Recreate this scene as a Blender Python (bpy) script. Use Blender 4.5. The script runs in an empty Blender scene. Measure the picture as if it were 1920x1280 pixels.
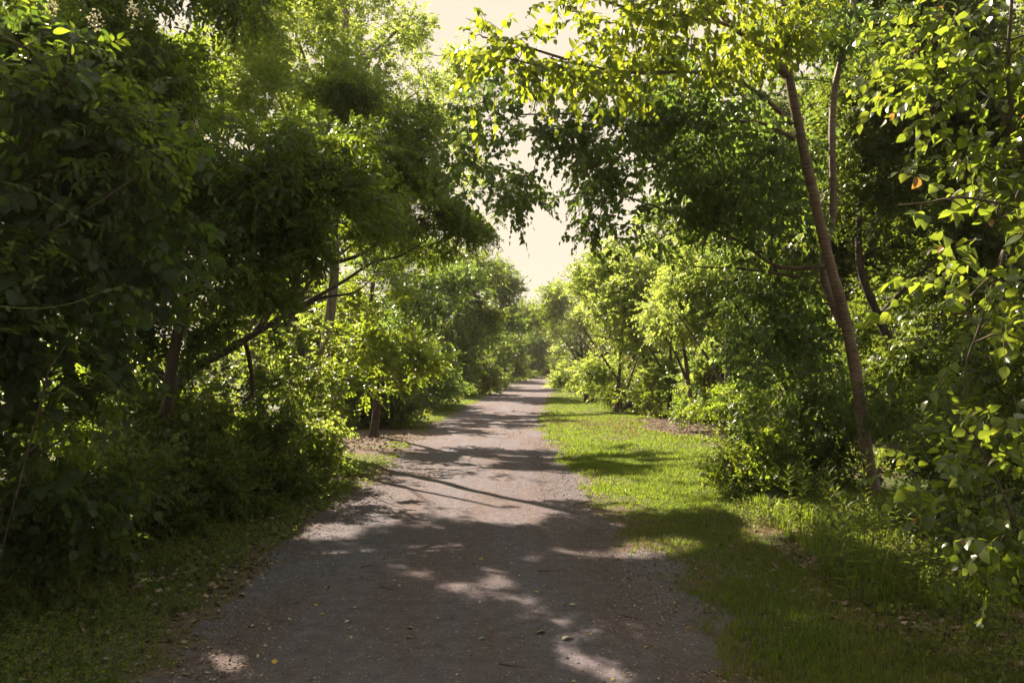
import bpy, math, random
import numpy as np
from mathutils import Vector
rad = math.radians
SC = bpy.context.scene
COL = SC.collection
rng = np.random.default_rng(7)
random.seed(7)

# ------------------------------------------------------------------ camera
CAM_H = 1.6
FPX = 1493.0          # focal length in pixels of the 1920 wide photograph
HOR = 680.0           # row of the horizon
cam_d = bpy.data.cameras.new('camera'); cam = bpy.data.objects.new('camera', cam_d); COL.objects.link(cam)
cam.location = (0, 0, CAM_H); cam.rotation_euler = (rad(90), 0, 0)
cam_d.lens = 28; cam_d.sensor_width = 36; cam_d.shift_y = (HOR-640)/1920.0
cam_d.clip_start = 0.05; cam_d.clip_end = 3000
SC.camera = cam

# ------------------------------------------------------------------ light
SUN_AZ, SUN_EL = rad(-33), rad(37)      # azimuth measured from the view direction, negative = left
sd = Vector((math.sin(SUN_AZ)*math.cos(SUN_EL), math.cos(SUN_AZ)*math.cos(SUN_EL), math.sin(SUN_EL)))
sun_d = bpy.data.lights.new('sun', 'SUN'); sun_d.energy = 5.0; sun_d.angle = rad(0.6); sun_d.color = (1.0, 0.86, 0.62)
sun = bpy.data.objects.new('sun', sun_d); COL.objects.link(sun)
sun.rotation_euler = sd.to_track_quat('Z', 'Y').to_euler(); sun.location = (-20, 30, 40)
EXPO = 1.85
SC.view_settings.view_transform = 'Standard'; SC.view_settings.look = 'None'
SC.view_settings.exposure = EXPO; SC.view_settings.gamma = 1.0
W = bpy.data.worlds.new('World'); SC.world = W; W.use_nodes = True
wt = W.node_tree; wt.nodes.clear()
sky = wt.nodes.new('ShaderNodeTexSky'); sky.sky_type = 'NISHITA'; sky.sun_disc = False
sky.sun_elevation = SUN_EL; sky.sun_rotation = SUN_AZ; sky.air_density = 1.3; sky.dust_density = 1.5; sky.ozone_density = 0.6
SKY_S = 0.12
tint = wt.nodes.new('ShaderNodeMix'); tint.data_type = 'RGBA'; tint.blend_type = 'MULTIPLY'; tint.inputs[0].default_value = 1
tint.inputs[7].default_value = (1.45, 1.18, 0.84, 1)
lim = wt.nodes.new('ShaderNodeMix'); lim.data_type = 'RGBA'; lim.blend_type = 'DARKEN'; lim.inputs[0].default_value = 1
k = 1/(2**EXPO)/SKY_S
lim.inputs[7].default_value = (1.0*k, 0.875*k, 0.69*k, 1)
bg = wt.nodes.new('ShaderNodeBackground'); bg.inputs[1].default_value = SKY_S
wo = wt.nodes.new('ShaderNodeOutputWorld')
wt.links.new(sky.outputs[0], tint.inputs[6]); wt.links.new(tint.outputs[2], lim.inputs[6])
wt.links.new(lim.outputs[2], bg.inputs[0]); wt.links.new(bg.outputs[0], wo.inputs[0])
SC.render.engine = 'CYCLES'
SC.cycles.max_bounces = 7; SC.cycles.diffuse_bounces = 4; SC.cycles.transmission_bounces = 5; SC.cycles.glossy_bounces = 2
SC.cycles.transparent_max_bounces = 4; SC.cycles.caustics_reflective = False; SC.cycles.caustics_refractive = False
SC.cycles.sample_clamp_indirect = 4

# ------------------------------------------------------------------ helpers
def P(px, py, d):
    return np.array([(px-960)/FPX*d, d, CAM_H-(py-HOR)/FPX*d])

def ground_at(px, py):
    d = CAM_H*FPX/(py-HOR)
    return (px-960)/FPX*d, d

def _hash(ix, iy, iz, seed):
    h = (ix.astype(np.int64)*374761393 + iy.astype(np.int64)*668265263 + iz.astype(np.int64)*2147483647 + seed*144269) & 0x7fffffff
    h = ((h ^ (h >> 13))*1274126177) & 0x7fffffff
    return ((h ^ (h >> 16)) & 0xffff)/65535.0

def vnoise(p, scale=1.0, seed=0):
    p = np.asarray(p, float)*scale
    i = np.floor(p).astype(np.int64); f = p-i; f = f*f*(3-2*f)
    r = 0
    for dx in (0, 1):
        for dy in (0, 1):
            for dz in (0, 1):
                w = (f[:, 0] if dx else 1-f[:, 0])*(f[:, 1] if dy else 1-f[:, 1])*(f[:, 2] if dz else 1-f[:, 2])
                r = r + w*_hash(i[:, 0]+dx, i[:, 1]+dy, i[:, 2]+dz, seed)
    return r

def norm(v):
    return v/np.maximum(np.linalg.norm(v, axis=-1, keepdims=True), 1e-9)

class Acc:
    def __init__(s): s.v = []; s.f = []; s.m = []; s.uv = []; s.n = 0
    def add(s, v, f, m=0, uv=None):
        v = np.asarray(v, float).reshape(-1, 3); f = np.asarray(f, int).reshape(-1, 3)
        s.v.append(v); s.f.append(f+s.n); s.m.append(np.full(len(f), m, np.int32)); s.n += len(v)
        s.uv.append(np.zeros((len(v), 2)) if uv is None else uv)
    def build(s, name, mats, parent=None, origin=(0, 0, 0), smooth=True):
        v = np.concatenate(s.v) - np.asarray(origin, float); f = np.concatenate(s.f); m = np.concatenate(s.m); uv = np.concatenate(s.uv)
        me = bpy.data.meshes.new(name)
        me.vertices.add(len(v)); me.vertices.foreach_set('co', v.astype(np.float32).ravel())
        me.loops.add(len(f)*3); me.loops.foreach_set('vertex_index', f.astype(np.int32).ravel())
        me.polygons.add(len(f)); me.polygons.foreach_set('loop_start', np.arange(len(f), dtype=np.int32)*3)
        me.polygons.foreach_set('material_index', m)
        me.polygons.foreach_set('use_smooth', np.full(len(f), smooth))
        l = me.uv_layers.new(name='UVMap'); l.data.foreach_set('uv', uv[f.ravel()].astype(np.float32).ravel())
        me.update(calc_edges=True)
        for x in (mats if isinstance(mats, (list, tuple)) else [mats]): me.materials.append(x)
        o = bpy.data.objects.new(name, me); COL.objects.link(o)
        if parent is None: o.location = origin
        else: o.parent = parent
        return o

def tag(o, label=None, cat=None, group=None, kind=None):
    if label: o['label'] = label
    if cat: o['category'] = cat
    if group: o['group'] = group
    if kind: o['kind'] = kind
    return o

def thing(name, label, cat, base, group=None):
    o = bpy.data.objects.new(name, None); COL.objects.link(o); o.location = tuple(base); o.empty_display_size = 0.2
    return tag(o, label, cat, group)

def spline(pts, n):
    pts = np.asarray(pts, float); k = len(pts)
    if k == 2: return pts[0]+(pts[1]-pts[0])*np.linspace(0, 1, n)[:, None]
    q = np.vstack([2*pts[0]-pts[1], pts, 2*pts[-1]-pts[-2]])
    t = np.linspace(0, k-1-1e-6, n); i = t.astype(int); u = (t-i)[:, None]
    p0, p1, p2, p3 = q[i], q[i+1], q[i+2], q[i+3]
    return 0.5*((2*p1)+(-p0+p2)*u+(2*p0-5*p1+4*p2-p3)*u*u+(-p0+3*p1-3*p2+p3)*u**3)

def tube(acc, pts, r, sides=6, m=0, lump=0.0, seed=0):
    pts = np.asarray(pts, float); n = len(pts); r = np.broadcast_to(np.asarray(r, float), (n,))
    t = norm(np.gradient(pts, axis=0))
    up = np.array([0.3, 1, 0.2]) if abs(t[0][1]) < 0.8 else np.array([1, 0, 0.2])
    a = norm(np.cross(t, up)); b = np.cross(t, a)
    ang = np.arange(sides)*2*math.pi/sides
    ring = pts[:, None]+r[:, None, None]*(a[:, None]*np.cos(ang)[None, :, None]+b[:, None]*np.sin(ang)[None, :, None])
    if lump:
        w = vnoise(ring.reshape(-1, 3), 9, seed).reshape(n, sides)-0.5
        ring = pts[:, None]+(ring-pts[:, None])*(1+lump*w[..., None])
    v = ring.reshape(-1, 3)
    i = np.arange(n-1)[:, None]*sides; j = np.arange(sides)[None]; j2 = (j+1) % sides
    q = np.stack([i+j, i+j2, i+sides+j2, i+sides+j], -1).reshape(-1, 4)
    f = np.vstack([q[:, [0, 1, 2]], q[:, [0, 2, 3]]])
    s = np.linspace(0, 1, n)
    uv = np.stack([np.repeat(s, sides), np.tile(ang, n)], 1)
    acc.add(v, f, m, uv)

# leaf outlines: (position along, half width), drawn as folded, curled blades
SHAPE = dict(
    ovate=([0, .10, .32, .60, .84, 1], [0, .17, .30, .25, .10, 0]),
    round=([0, .06, .30, .62, .88, 1], [0, .30, .50, .46, .20, 0]),
    lance=([0, .12, .35, .62, .85, 1], [0, .10, .165, .14, .06, 0]),
    small=([0, .12, .40, .68, .90, 1], [0, .18, .30, .28, .13, 0]),
    needle=([0, .1, .5, .9, 1], [0, .03, .035, .02, 0]))
def leaf_template(shape, lod):
    t, w = SHAPE[shape]
    if lod == 2:
        wm = max(w)*1.25
        v = np.array([[0, 0, 0], [.42, wm, .12*wm*2], [1, 0, -.06], [.42, -wm, .12*wm*2]])
        return v, np.array([[0, 2, 1], [0, 3, 2]]), np.array([[0, .5], [.42, 1], [1, .5], [.42, 0]])
    if lod == 1: sel = [0, 2, 3, len(t)-1] if len(t) > 5 else [0, 1, 2, len(t)-1]
    else: sel = list(range(len(t)))
    t = np.array(t)[sel]; w = np.array(w)[sel]; n = len(t)
    V = [[t[i], 0, -.16*t[i]**2] for i in range(n)]; U = [[t[i], .5] for i in range(n)]
    L = {}; R = {}
    for i in range(1, n-1):
        L[i] = len(V); V.append([t[i], w[i], -.16*t[i]**2+.34*w[i]]); U.append([t[i], .5+w[i]])
        R[i] = len(V); V.append([t[i], -w[i], -.16*t[i]**2+.34*w[i]]); U.append([t[i], .5-w[i]])
    F = []
    for S, flip in ((L, 0), (R, 1)):
        T = [[0, 1, S[1]]]
        for i in range(1, n-2): T += [[i, i+1, S[i+1]], [i, S[i+1], S[i]]]
        T += [[n-2, n-1, S[n-2]]]
        F += [x[::-1] if flip else x for x in T]
    return np.array(V), np.array(F), np.array(U)

def put_leaves(acc, pos, axis, nrm, ln, shape, lod, m=0, wid=1.0):
    V, F, U = leaf_template(shape, lod)
    a = norm(axis); n_ = norm(nrm-(nrm*a).sum(-1, keepdims=True)*a); b = np.cross(n_, a)
    N = len(pos); ln = np.broadcast_to(ln, (N,))[:, None, None]
    curl = rng.uniform(0.2, 2.2, (N, 1, 1)); fold = rng.uniform(0.3, 1.8, (N, 1, 1)); ww = wid*rng.uniform(.85, 1.15, (N, 1, 1))
    zz = -.16*V[None, :, 0:1]**2
    dz = V[None, :, 2:3]-zz
    v = pos[:, None]+ln*(V[None, :, 0:1]*a[:, None]+ww*V[None, :, 1:2]*b[:, None]+(zz*curl+dz*fold)*n_[:, None])
    f = F[None]+np.arange(N)[:, None, None]*len(V)
    acc.add(v.reshape(-1, 3), f.reshape(-1, 3), m, np.tile(U, (N, 1)))

FLECKS = [(800, 1032, .17), (860, 1028, .12), (1000, 1045, .16), (940, 1085, .20), (805, 1078, .07), (400, 1222, .11), (440, 1255, .16), (515, 1262, .09), (1070, 1222, .10), (1100, 1248, .14), (1160, 1262, .16), (250, 1110, .18), (215, 1140, .15), (300, 1095, .10),
          (1240, 925, .35), (1180, 960, .2), (1720, 1040, .3), (1645, 985, .22), (1850, 1130, .22)]
def light_gap(p):
    # leaf sprays cut out along sun rays so chosen ground patches are lit
    sv = np.array(sd); g = p-sv*(p[:, 2:3]/sv[2]); x, y = g[:, 0], g[:, 1]; out = np.zeros(len(p), bool)
    q = np.stack([x*.8, y, np.zeros_like(x)], 1); f = .42*vnoise(q, 1.3, 201)+.58*vnoise(q, 3.3, 202); f2 = vnoise(q, 6.5, 205)
    for (fx, fy, r) in FLECKS:
        cx, cy = ground_at(fx, fy); out |= ((x-cx)/r)**2+((y-cy)/(r*1.5))**2 < .15+1.5*f2
    mid = (y > 6.4) & (y < 15.5) & (x > -2.0) & (x < 3.4)
    out |= mid & (f > .665-.14*np.clip((y-6.4)/2.6, 0, 1))
    out |= (y >= 15.5) & (y < 34) & (x > -1.6) & (x < 5.5) & (f > .57)
    return out & (p[:, 2] > .9)
def put_sprays(acc, P0, D, L, nl, leaf, shape, lod, droop=.35, ldroop=.35, plane=.6, wid=1.0, spread=55, twig=True, twr=.0016):
    S = len(P0)
    if S == 0: return 0
    L = np.broadcast_to(L, (S,)).astype(float)
    kg = ~light_gap(P0+norm(D)*L[:, None]*.5); P0, D, L = P0[kg], D[kg], L[kg]; S = len(P0)
    if S == 0: return 0
    D = norm(D)
    upr = norm(np.array([0, 0, 1.0])+rng.normal(0, plane, (S, 3)))
    s = (np.arange(nl)+.6)/nl
    sg = np.where(np.arange(nl) % 2 == 0, 1.0, -1.0)
    ph = rad(spread)*np.ones(nl); ph[-1] = 0.15
    dn = np.array([0, 0, -1.0])
    pos = P0[:, None]+D[:, None]*(L[:, None]*s)[..., None]+dn*(droop*L[:, None]*s**2)[..., None]
    t = norm(D[:, None]+dn*(2*droop*s)[None, :, None])
    b = norm(np.cross(t, upr[:, None])); 
    a = t*np.cos(ph)[None, :, None]+b*(sg*np.sin(ph))[None, :, None]+rng.normal(0, .22, (S, nl, 3))+dn*ldroop*rng.uniform(.2, 1.6, (S, nl, 1))
    n_ = upr[:, None]+rng.normal(0, .38, (S, nl, 3))
    env = (.62+.38*np.sin(np.pi*np.clip(s, 0, 1)**.8))
    ln = leaf*env[None]*rng.uniform(.55, 1.25, (S, nl))
    put_leaves(acc, pos.reshape(-1, 3), a.reshape(-1, 3), n_.reshape(-1, 3), ln.ravel(), shape, lod, 0, wid)
    if twig:
        k = 4 if lod == 0 else 3
        q = np.linspace(0, 1, k)
        c = P0[:, None]+D[:, None]*(L[:, None]*q)[..., None]+dn*(droop*L[:, None]*q**2)[..., None]
        a1 = norm(np.cross(D, upr)); a2 = np.cross(D, a1)
        an = np.array([0, 2.094, 4.189]); rr = twr*(1.3-q)
        v = c[:, :, None]+rr[None, :, None, None]*(a1[:, None, None]*np.cos(an)[None, None, :, None]+a2[:, None, None]*np.sin(an)[None, None, :, None])
        i = np.arange(k-1)[:, None]*3; j = np.arange(3)[None]; j2 = (j+1) % 3
        qd = np.stack([i+j, i+j2, i+3+j2, i+3+j], -1).reshape(-1, 4)
        F = np.vstack([qd[:, [0, 1, 2]], qd[:, [0, 2, 3]]])
        acc.add(v.reshape(-1, 3), (F[None]+np.arange(S)[:, None, None]*(k*3)).reshape(-1, 3), 1)
    return S*nl

# foliage kinds: leaf length, outline, leaves per spray, spray length factor, droop, leaf droop, plane, width
KIND = dict(
    cherry=(.088, 'ovate', 9, 3.6, .35, .75, .45, 1.05),
    vine=(.088, 'round', 6, 3.6, .45, .55, .9, 1.0),
    privet=(.075, 'lance', 11, 3.6, .25, .30, .8, 1.25),
    bush=(.050, 'small', 11, 4.6, .15, .15, .9, 1.1),
    fine=(.045, 'small', 11, 4.6, .30, .25, .8, 1.0),
    dogwood=(.085, 'ovate', 7, 3.4, .25, .45, .5, 1.2),
    pine=(.10, 'needle', 14, 2.2, .05, .0, 1.2, 1.6))
LEAFCOUNT = {}
DEN = 2.1

def foliage(acc, masses, kind, lod, den=3.0, nodes=None, scale=1.0, br_mat=1, br_r=.010, gap=.0, clump=11, shell=.45):
    """fills ellipsoidal masses (px, py, depth, rx px, ry px, depth radius[, density factor]) with clumps of leafy twigs"""
    leaf, shape, nl, sl, dr, ldr, pl, wid = KIND[kind]
    leaf = leaf*scale
    area = leaf*leaf*{'ovate': .36, 'round': .62, 'lance': .22, 'small': .38, 'needle': .06}[shape]*wid
    total = 0; CC = []; lobes = []
    for ms in masses:
        c = P(*ms[:3]); k = ms[2]/FPX; R = np.array([ms[3]*k, ms[5], ms[4]*k]); df = ms[6] if len(ms) > 6 else 1.0
        if min(R[0], R[2]) < .16: lobes.append((c, R, df)); continue
        for q in range(5):
            f = rng.uniform(.42, .72); o_ = rng.normal(0, 1, 3); o_ = o_/np.linalg.norm(o_)*R*(1.06-f)*rng.uniform(.5, 1.15)
            lobes.append((c+o_, R*f*rng.uniform(.85, 1.15, 3), df*.66*rng.uniform(.65, 1.35)))
    for c, R, df in lobes:
        n_leaf = DEN*den*df*math.pi*R[0]*R[2]/area
        ns = max(3, int(n_leaf/nl)); nc = max(2, int(ns/clump))
        u = norm(rng.normal(0, 1, (nc*3, 3)))*(rng.uniform(0, 1, (nc*3, 1))**shell)
        cc = c+u*R
        if gap > 0:
            keep = vnoise(cc, 1.6/max(.3, min(R)), 11) > gap
            cc, u = cc[keep], u[keep]
        cc, u = cc[:nc], u[:nc]
        ok = cc[:, 2] > .12
        cc, u = cc[ok], u[ok]
        if len(cc) == 0: continue
        sig = (.9+.35*min(R))*leaf*1.6
        idx = rng.integers(0, len(cc), ns)
        off = rng.normal(0, 1, (ns, 3))*np.array([1, 1, .62])*sig
        p0 = cc[idx]+off*rng.uniform(.3, 1, (ns, 1))
        d = norm(norm(off)*.8+u[idx]*.75+rng.normal(0, .45, (ns, 3))+np.array([0, 0, .12]))
        ok = p0[:, 2] > .05; p0, d = p0[ok], d[ok]
        total += put_sprays(acc, p0, d, leaf*sl*rng.uniform(.6, 1.2, len(p0)), nl, leaf, shape, lod, dr, ldr, pl, wid, twig=(lod < 2), twr=.0012+leaf*.012)
        CC.append(cc)
    if nodes is not None and CC:
        nodes = np.asarray(nodes, float); C = np.concatenate(CC)
        if len(C) > 260: C = C[rng.choice(len(C), 260, replace=False)]
        dist = np.array([np.min(np.linalg.norm(nodes-c, axis=1)) for c in C])
        for c in C[np.argsort(dist)]:
            dd = np.linalg.norm(nodes-c, axis=1)+np.maximum(0, nodes[:, 2]-c[2])*.8; i = int(np.argmin(dd)); q = nodes[i]; l = np.linalg.norm(q-c)
            if l < .05: continue
            mid = (q+c)/2+rng.normal(0, .10, 3)*l+np.array([0, 0, .06*l])
            pts = spline([q, mid, c+rng.normal(0, .02, 3)*l], 6)
            r0 = min(br_r*(.55+.55*l), br_r*2.2)
            tube(acc, pts, np.linspace(r0, r0*.35, 6), 4 if lod else 5, br_mat)
            nodes = np.vstack([nodes, pts[2:]])
    LEAFCOUNT[kind] = LEAFCOUNT.get(kind, 0)+total
    return total

# ------------------------------------------------------------------ materials
def newmat(name):
    m = bpy.data.materials.new(name); m.use_nodes = True; nt = m.node_tree; nt.nodes.clear()
    o = nt.nodes.new('ShaderNodeOutputMaterial'); return m, nt, o
def N(nt, t, **kw):
    n = nt.nodes.new(t)
    for k_, v in kw.items(): setattr(n, k_, v)
    return n
def ramp(nt, fac, stops):
    r = N(nt, 'ShaderNodeValToRGB'); e = r.color_ramp.elements
    while len(e) < len(stops): e.new(.5)
    for x, (p_, c_) in zip(e, stops): x.position = p_; x.color = (*c_, 1)
    nt.links.new(fac, r.inputs[0]); return r.outputs[0]
def mixc(nt, f, a, b, mode='MIX'):
    n = N(nt, 'ShaderNodeMix', data_type='RGBA', blend_type=mode)
    for i, x in ((0, f), (6, a), (7, b)):
        if isinstance(x, (int, float)): n.inputs[i].default_value = x
        elif isinstance(x, tuple): n.inputs[i].default_value = (*x, 1)
        else: nt.links.new(x, n.inputs[i])
    return n.outputs[2]

def leaf_mat(name, base, var, trans, rough=.42, spec=.45, tf=.48, vein=0.0, odd=None):
    """base, var: reflected colours of the youngest and oldest leaves; trans: colour of light coming through"""
    if rough < .6: base = (base[0]*.80, base[1]*.68, base[2]*.74); var = (var[0]*.85, var[1]*.68, var[2]*.76)
    m, nt, o = newmat(name)
    g = N(nt, 'ShaderNodeNewGeometry'); tc = N(nt, 'ShaderNodeTexCoord')
    rnd = g.outputs['Random Per Island']
    nz = N(nt, 'ShaderNodeTexNoise'); nz.inputs['Scale'].default_value = .9; nz.inputs['Detail'].default_value = 2
    nt.links.new(tc.outputs['Object'], nz.inputs['Vector'])
    c = ramp(nt, rnd, [(0, var), (.6, base), (1, tuple(x*1.35 for x in base))])
    c = mixc(nt, 1.0, c, ramp(nt, nz.outputs[0], [(.3, (.72, .76, .8)), (.7, (1.2, 1.12, .95))]), 'MULTIPLY')
    if name == 'grass_blade':
        g2 = N(nt, 'ShaderNodeTexNoise'); g2.inputs['Scale'].default_value = 1.9; g2.inputs['Detail'].default_value = 4; nt.links.new(tc.outputs['Object'], g2.inputs['Vector'])
        pm = ramp(nt, g2.outputs[0], [(.42, (0, 0, 0)), (.64, (.8, .8, .8))]); c = mixc(nt, pm, c, (.12, .10, .035))
    t = ramp(nt, rnd, [(0, tuple(x*.7 for x in trans)), (.7, trans), (1, (trans[0]*1.25, trans[1]*1.1, trans[2]))])
    if odd:
        w = N(nt, 'ShaderNodeMath', operation='GREATER_THAN'); w.inputs[1].default_value = odd[0]
        r2 = N(nt, 'ShaderNodeTexWhiteNoise', noise_dimensions='1D'); nt.links.new(rnd, r2.inputs['W']); nt.links.new(r2.outputs['Value'], w.inputs[0])
        c = mixc(nt, w.outputs[0], c, odd[1]); t = mixc(nt, w.outputs[0], t, tuple(min(1, x*2) for x in odd[1]))
    if vein:
        uv = N(nt, 'ShaderNodeUVMap'); sp = N(nt, 'ShaderNodeSeparateXYZ'); nt.links.new(uv.outputs[0], sp.inputs[0])
        a = N(nt, 'ShaderNodeMath', operation='SUBTRACT'); a.inputs[1].default_value = .5; nt.links.new(sp.outputs[1], a.inputs[0])
        b = N(nt, 'ShaderNodeMath', operation='ABSOLUTE'); nt.links.new(a.outputs[0], b.inputs[0])
        # side veins run forward from the midrib
        s1 = N(nt, 'ShaderNodeMath', operation='MULTIPLY_ADD'); s1.inputs[1].default_value = -.9; nt.links.new(b.outputs[0], s1.inputs[0]); nt.links.new(sp.outputs[0], s1.inputs[2])
        s2 = N(nt, 'ShaderNodeMath', operation='MULTIPLY'); s2.inputs[1].default_value = 56; nt.links.new(s1.outputs[0], s2.inputs[0])
        s3 = N(nt, 'ShaderNodeMath', operation='SINE'); nt.links.new(s2.outputs[0], s3.inputs[0])
        v1 = ramp(nt, s3.outputs[0], [(.80, (0, 0, 0)), (1, (.55, .55, .55))])
        v2 = ramp(nt, b.outputs[0], [(.012, (1, 1, 1)), (.03, (0, 0, 0))])
        vm = mixc(nt, 1.0, v1, v2, 'LIGHTEN')
        vb = N(nt, 'ShaderNodeMath', operation='MULTIPLY'); vb.inputs[1].default_value = vein; nt.links.new(vm, vb.inputs[0])
        c = mixc(nt, vb.outputs[0], c, tuple(min(1, x*2.2+.03) for x in base)); t = mixc(nt, vb.outputs[0], t, tuple(x*.5 for x in trans))
    p = N(nt, 'ShaderNodeBsdfPrincipled'); p.inputs['Roughness'].default_value = rough; p.inputs['Specular IOR Level'].default_value = spec
    nt.links.new(c, p.inputs['Base Color'])
    tr = N(nt, 'ShaderNodeBsdfTranslucent'); nt.links.new(t, tr.inputs[0])
    mx = N(nt, 'ShaderNodeMixShader'); mx.inputs[0].default_value = tf
    nt.links.new(p.outputs[0], mx.inputs[1]); nt.links.new(tr.outputs[0], mx.inputs[2]); nt.links.new(mx.outputs[0], o.inputs[0])
    return m

def bark_mat(name, c1, c2, rings=False, scale=14):
    m, nt, o = newmat(name)
    tc = N(nt, 'ShaderNodeTexCoord'); mp = N(nt, 'ShaderNodeMapping')
    mp.inputs['Scale'].default_value = (1, 1, .25) if not rings else (1.5, 1.5, 20)
    nt.links.new(tc.outputs['Object'], mp.inputs[0])
    nz = N(nt, 'ShaderNodeTexNoise'); nz.inputs['Scale'].default_value = scale if not rings else 5; nz.inputs['Detail'].default_value = 6; nz.inputs['Roughness'].default_value = .65
    nt.links.new(mp.outputs[0], nz.inputs['Vector'])
    n2 = N(nt, 'ShaderNodeTexNoise'); n2.inputs['Scale'].default_value = 2.3; n2.inputs['Detail'].default_value = 4; nt.links.new(tc.outputs['Object'], n2.inputs['Vector'])
    c = ramp(nt, nz.outputs[0], [(.34, c1), (.62, c2)] if not rings else [(.38, c1), (.52, tuple((a+b)/2 for a, b in zip(c1, c2))), (.66, c2)])
    c = mixc(nt, 1.0, c, ramp(nt, n2.outputs[0], [(.3, (.65, .62, .62)), (.7, (1.15, 1.12, 1.05))]), 'MULTIPLY')
    p = N(nt, 'ShaderNodeBsdfPrincipled'); p.inputs['Roughness'].default_value = .8 if not rings else .55; p.inputs['Specular IOR Level'].default_value = .3
    nt.links.new(c, p.inputs['Base Color'])
    bp = N(nt, 'ShaderNodeBump'); bp.inputs['Strength'].default_value = .6; bp.inputs['Distance'].default_value = .01
    nt.links.new(nz.outputs[0], bp.inputs['Height']); nt.links.new(bp.outputs[0], p.inputs['Normal']); nt.links.new(p.outputs[0], o.inputs[0])
    return m

def plain_mat(name, stops, rough=.85, scale=30, island=True):
    m, nt, o = newmat(name)
    if island: f = N(nt, 'ShaderNodeNewGeometry').outputs['Random Per Island']
    else:
        nz = N(nt, 'ShaderNodeTexNoise'); nz.inputs['Scale'].default_value = scale; nz.inputs['Detail'].default_value = 5
        nt.links.new(N(nt, 'ShaderNodeTexCoord').outputs['Object'], nz.inputs['Vector']); f = nz.outputs[0]
    p = N(nt, 'ShaderNodeBsdfPrincipled'); p.inputs['Roughness'].default_value = rough; p.inputs['Specular IOR Level'].default_value = .3
    nt.links.new(ramp(nt, f, stops), p.inputs['Base Color']); nt.links.new(p.outputs[0], o.inputs[0]); return m

M = {}
M['cherry'] = leaf_mat('cherry_leaf', (.060, .110, .022), (.035, .070, .020), (.46, .56, .035), vein=.35)
M['vine'] = leaf_mat('vine_leaf', (.036, .066, .034), (.022, .044, .026), (.16, .27, .03), rough=.5, vein=.4)
M['privet'] = leaf_mat('privet_leaf', (.042, .080, .028), (.024, .052, .022), (.30, .42, .03), rough=.38)
M['bush'] = leaf_mat('shrub_leaf', (.050, .092, .026), (.028, .056, .020), (.38, .50, .035), rough=.42)
M['fine'] = leaf_mat('fine_leaf', (.052, .100, .026), (.030, .064, .020), (.38, .52, .04), rough=.42)
M['dogwood'] = leaf_mat('glossy_leaf', (.060, .105, .032), (.036, .070, .026), (.36, .47, .04), rough=.27, spec=.8, vein=.4, odd=(.992, (.26, .13, .03)))
M['sunny'] = leaf_mat('sunlit_leaf', (.085, .140, .034), (.055, .100, .030), (.57, .72, .12), rough=.45)  # paler, more see-through shrub leaf; sun glow put into the colour
M['dull_shade'] = leaf_mat('dull_shade_leaf', (.046, .078, .028), (.028, .052, .022), (.26, .35, .04), rough=.42)  # dark, weakly translucent leaf; carries the dimness of unlit wood in its colour
M['cool'] = leaf_mat('cool_skylit_leaf', (.048, .092, .040), (.030, .062, .030), (.26, .40, .06), rough=.36)  # cool green of foliage lit by open sky, put into the colour
M['pine'] = leaf_mat('pine_needle', (.030, .050, .026), (.020, .034, .020), (.10, .14, .03), rough=.5, tf=.25)
M['rust'] = leaf_mat('dead_needle', (.30, .12, .045), (.20, .08, .03), (.45, .18, .05), rough=.7, tf=.35)
M['weed'] = leaf_mat('weed_leaf', (.062, .098, .028), (.040, .066, .022), (.38, .46, .05), rough=.4)
M['grass'] = leaf_mat('grass_blade', (.062, .092, .018), (.044, .066, .018), (.33, .47, .04), rough=.5, spec=.3, tf=.5)
M['straw'] = leaf_mat('dry_stalk', (.24, .18, .10), (.15, .11, .06), (.35, .25, .12), rough=.7, tf=.3)
M['flower'] = leaf_mat('cream_blossom', (.62, .58, .46), (.5, .46, .34), (.6, .55, .4), rough=.7, tf=.4)
M['bark'] = bark_mat('grey_brown_bark', (.045, .034, .030), (.130, .105, .090))
M['darkbark'] = bark_mat('dark_bark', (.028, .021, .019), (.080, .062, .054))
M['palebark'] = bark_mat('pale_bark', (.12, .10, .085), (.30, .26, .22))
M['cherrybark'] = bark_mat('ringed_cherry_bark', (.070, .042, .038), (.235, .165, .145), rings=True)
M['twig'] = plain_mat('twig_bark', [(0, (.05, .035, .028)), (1, (.12, .09, .07))])
M['greenstem'] = plain_mat('green_stem', [(0, (.08, .12, .03)), (1, (.14, .17, .05))], rough=.5)
M['pebble'] = plain_mat('gravel_stone', [(0, (.08, .07, .07)), (.7, (.17, .15, .145)), (.96, (.24, .22, .21)), (1, (.5, .48, .45))])

# ------------------------------------------------------------------ air: pinkish haze added to lift the dark tones
def haze(dens):
    m, nt, o = newmat('dark_lift_haze'); v = N(nt, 'ShaderNodeVolumePrincipled')
    v.inputs['Color'].default_value = (.97, .85, .84, 1); v.inputs['Density'].default_value = dens; v.inputs['Anisotropy'].default_value = .35
    nt.links.new(v.outputs[0], o.inputs['Volume'])
    a = Acc(); x0, x1, y0, y1, z0, z1 = -620, 620, -70, 905, -4, 17
    V = [[x, y, z] for x in (x0, x1) for y in (y0, y1) for z in (z0, z1)]
    a.add(V, [[0, 1, 3], [0, 3, 2], [4, 6, 7], [4, 7, 5], [0, 4, 5], [0, 5, 1], [2, 3, 7], [2, 7, 6], [0, 2, 6], [0, 6, 4], [1, 5, 7], [1, 7, 3]])
    tag(a.build('haze', m, None, (0, 0, 0), False), kind='stuff')
HAZE = .0004
if HAZE: haze(HAZE)
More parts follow.
